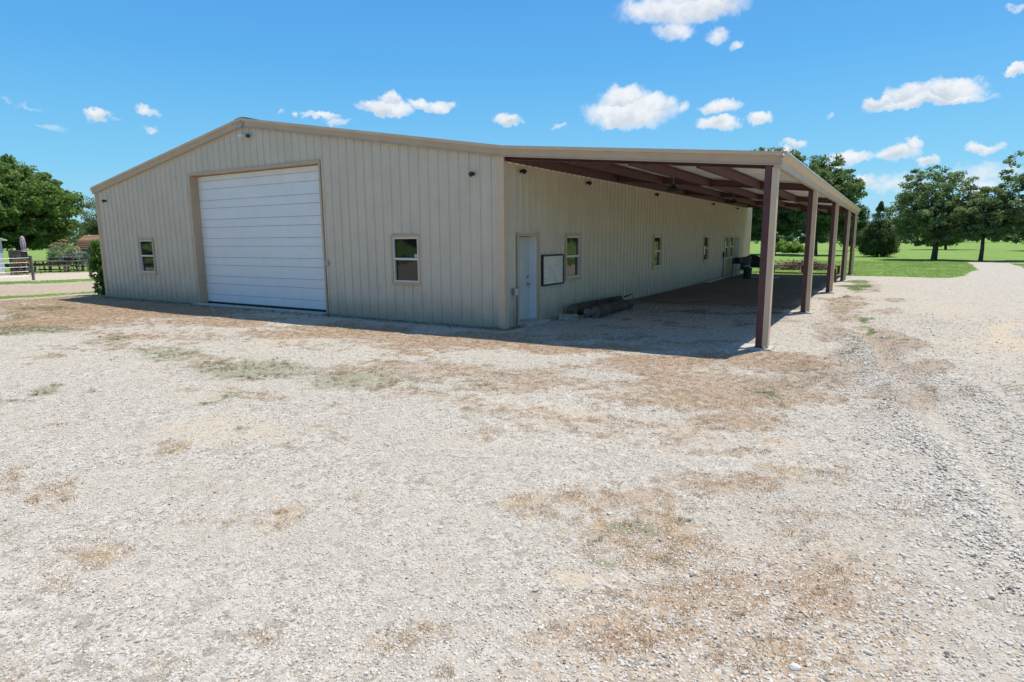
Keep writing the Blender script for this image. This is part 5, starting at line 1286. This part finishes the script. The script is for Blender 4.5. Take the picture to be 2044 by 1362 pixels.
scatter('loose_gravel', PX, PS_, rot, PT, rocks)

def tuft(name, nb, h, spread, lean, w, m, seed):
    rs = np.random.RandomState(seed); V = []; Fc = []
    for i in range(nb):
        a = rs.rand()*6.28; r = spread*math.sqrt(rs.rand()); x, y = r*math.cos(a), r*math.sin(a); L = h*(.5+.7*rs.rand())
        b_ = rs.rand()*6.28; l = lean*(.3+rs.rand()); dx, dy = math.cos(b_), math.sin(b_); qx, qy = -dy*w, dx*w
        k = len(V); z1 = L*.6*math.cos(l*.5); z2 = L*math.cos(l)
        V += [(x-qx, y-qy, 0), (x+qx, y+qy, 0), (x+dx*L*.55*math.sin(l*.5)+qx*.7, y+dy*L*.55*math.sin(l*.5)+qy*.7, max(z1, .05*h)), (x+dx*L*.55*math.sin(l*.5)-qx*.7, y+dy*L*.55*math.sin(l*.5)-qy*.7, max(z1, .05*h)), (x+dx*L*math.sin(l), y+dy*L*math.sin(l), max(z2, .04*h))]
        Fc += [(k, k+1, k+2, k+3), (k+3, k+2, k+4)]
    return proto_mesh(name, V, Fc, m)
strawm = instmat('dry_straw', [(0, (.30, .19, .11)), (.4, (.46, .31, .19)), (.75, (.60, .45, .28)), (1, (.68, .56, .38))], .8, .25)
twigm = instmat('brown_litter', [(0, (.18, .12, .09)), (.5, (.32, .22, .165)), (1, (.45, .34, .27))], .9)
oligm = instmat('sparse_grass', [(0, (.15, .16, .085)), (.4, (.26, .26, .14)), (.7, (.36, .34, .19)), (1, (.48, .42, .27))], .7, .3)
grsm = instmat('green_grass', [(0, (.22, .36, .06)), (.6, (.32, .46, .10)), (1, (.42, .50, .17))], .7, .45)
st = [tuft('straw_tuft', 16, .035, .05, 1.5, .0016, strawm, i) for i in range(4)]
tw = [tuft('litter_tuft', 9, .05, .06, 1.75, .0022, twigm, 10+i) for i in range(3)]
og = [tuft('sparse_tuft', 18, .06, .035, 1.0, .0017, oligm, 20+i) for i in range(4)]
gr = [tuft('lawn_tuft', 16, .075, .09, .8, .004, grsm, 30+i) for i in range(4)]
def grass(name, key, n, r0, r1, pro, s0, s1, amp=.8, thr=.45, extra=None, half=62):
    x, y = sector(n, r0, r1, half, 1.0); k = masks(x, y)
    w = k[key] if isinstance(key, str) else np.maximum.reduce([k[q] for q in key])
    nn_ = fbm(x*5.5+3, y*5.5, 4); keep = free(x, y) & (w+(nn_-.5)*amp > thr) & (w > .08)
    x, y = x[keep], y[keep]; n2 = len(x)
    scatter(name, np.stack([x, y, gz(x, y)-.002], 1), s0+(s1-s0)*RS.rand(n2), np.stack([x*0, x*0, RS.rand(n2)*6.28], 1), RS.rand(n2), pro, n)
grass('dry_grass', ('dry', 'straw'), 330000, 2.6, 30, st, .45, 1.15, .9, .42)
grass('twig_litter', 'twig', 60000, 5, 28, tw, .5, 1.2)
grass('sparse_green_grass', ('olive', 'green'), 150000, 3, 34, og, .35, 1.0, 1.2, .62)
# tall weeds along the foot of the walls
x = np.concatenate([-18.1+RS.rand(420)*18.1, np.full(120, .12)+RS.rand(120)*.1]); y = np.concatenate([-.12-RS.rand(420)**2*.5, 1.6+RS.rand(120)*26])
kp = ~((x > -12.2) & (x < -5.8) & (y > -.3)); x, y = x[kp], y[kp]
scatter('wall_foot_weeds', np.stack([x, y, gz(x, y)], 1), .5+1.1*RS.rand(len(x)), np.stack([x*0, x*0, RS.rand(len(x))*6.28], 1), RS.rand(len(x)), og, 5)
def lawn(name, n, r0, r1, half, s0, s1):
    x, y = sector(n, r0, r1, half, 1.0); k = masks(x, y); keep = free(x, y) & (k['lawn'] > .55); x, y = x[keep], y[keep]
    scatter(name, np.stack([x, y, gz(x, y)-.004], 1), s0+(s1-s0)*RS.rand(len(x)), np.stack([x*0, x*0, RS.rand(len(x))*6.28], 1), RS.rand(len(x))**1.2, gr, n)
lawn('lawn_grass', 150000, 24, 62, 50, .4, .8)
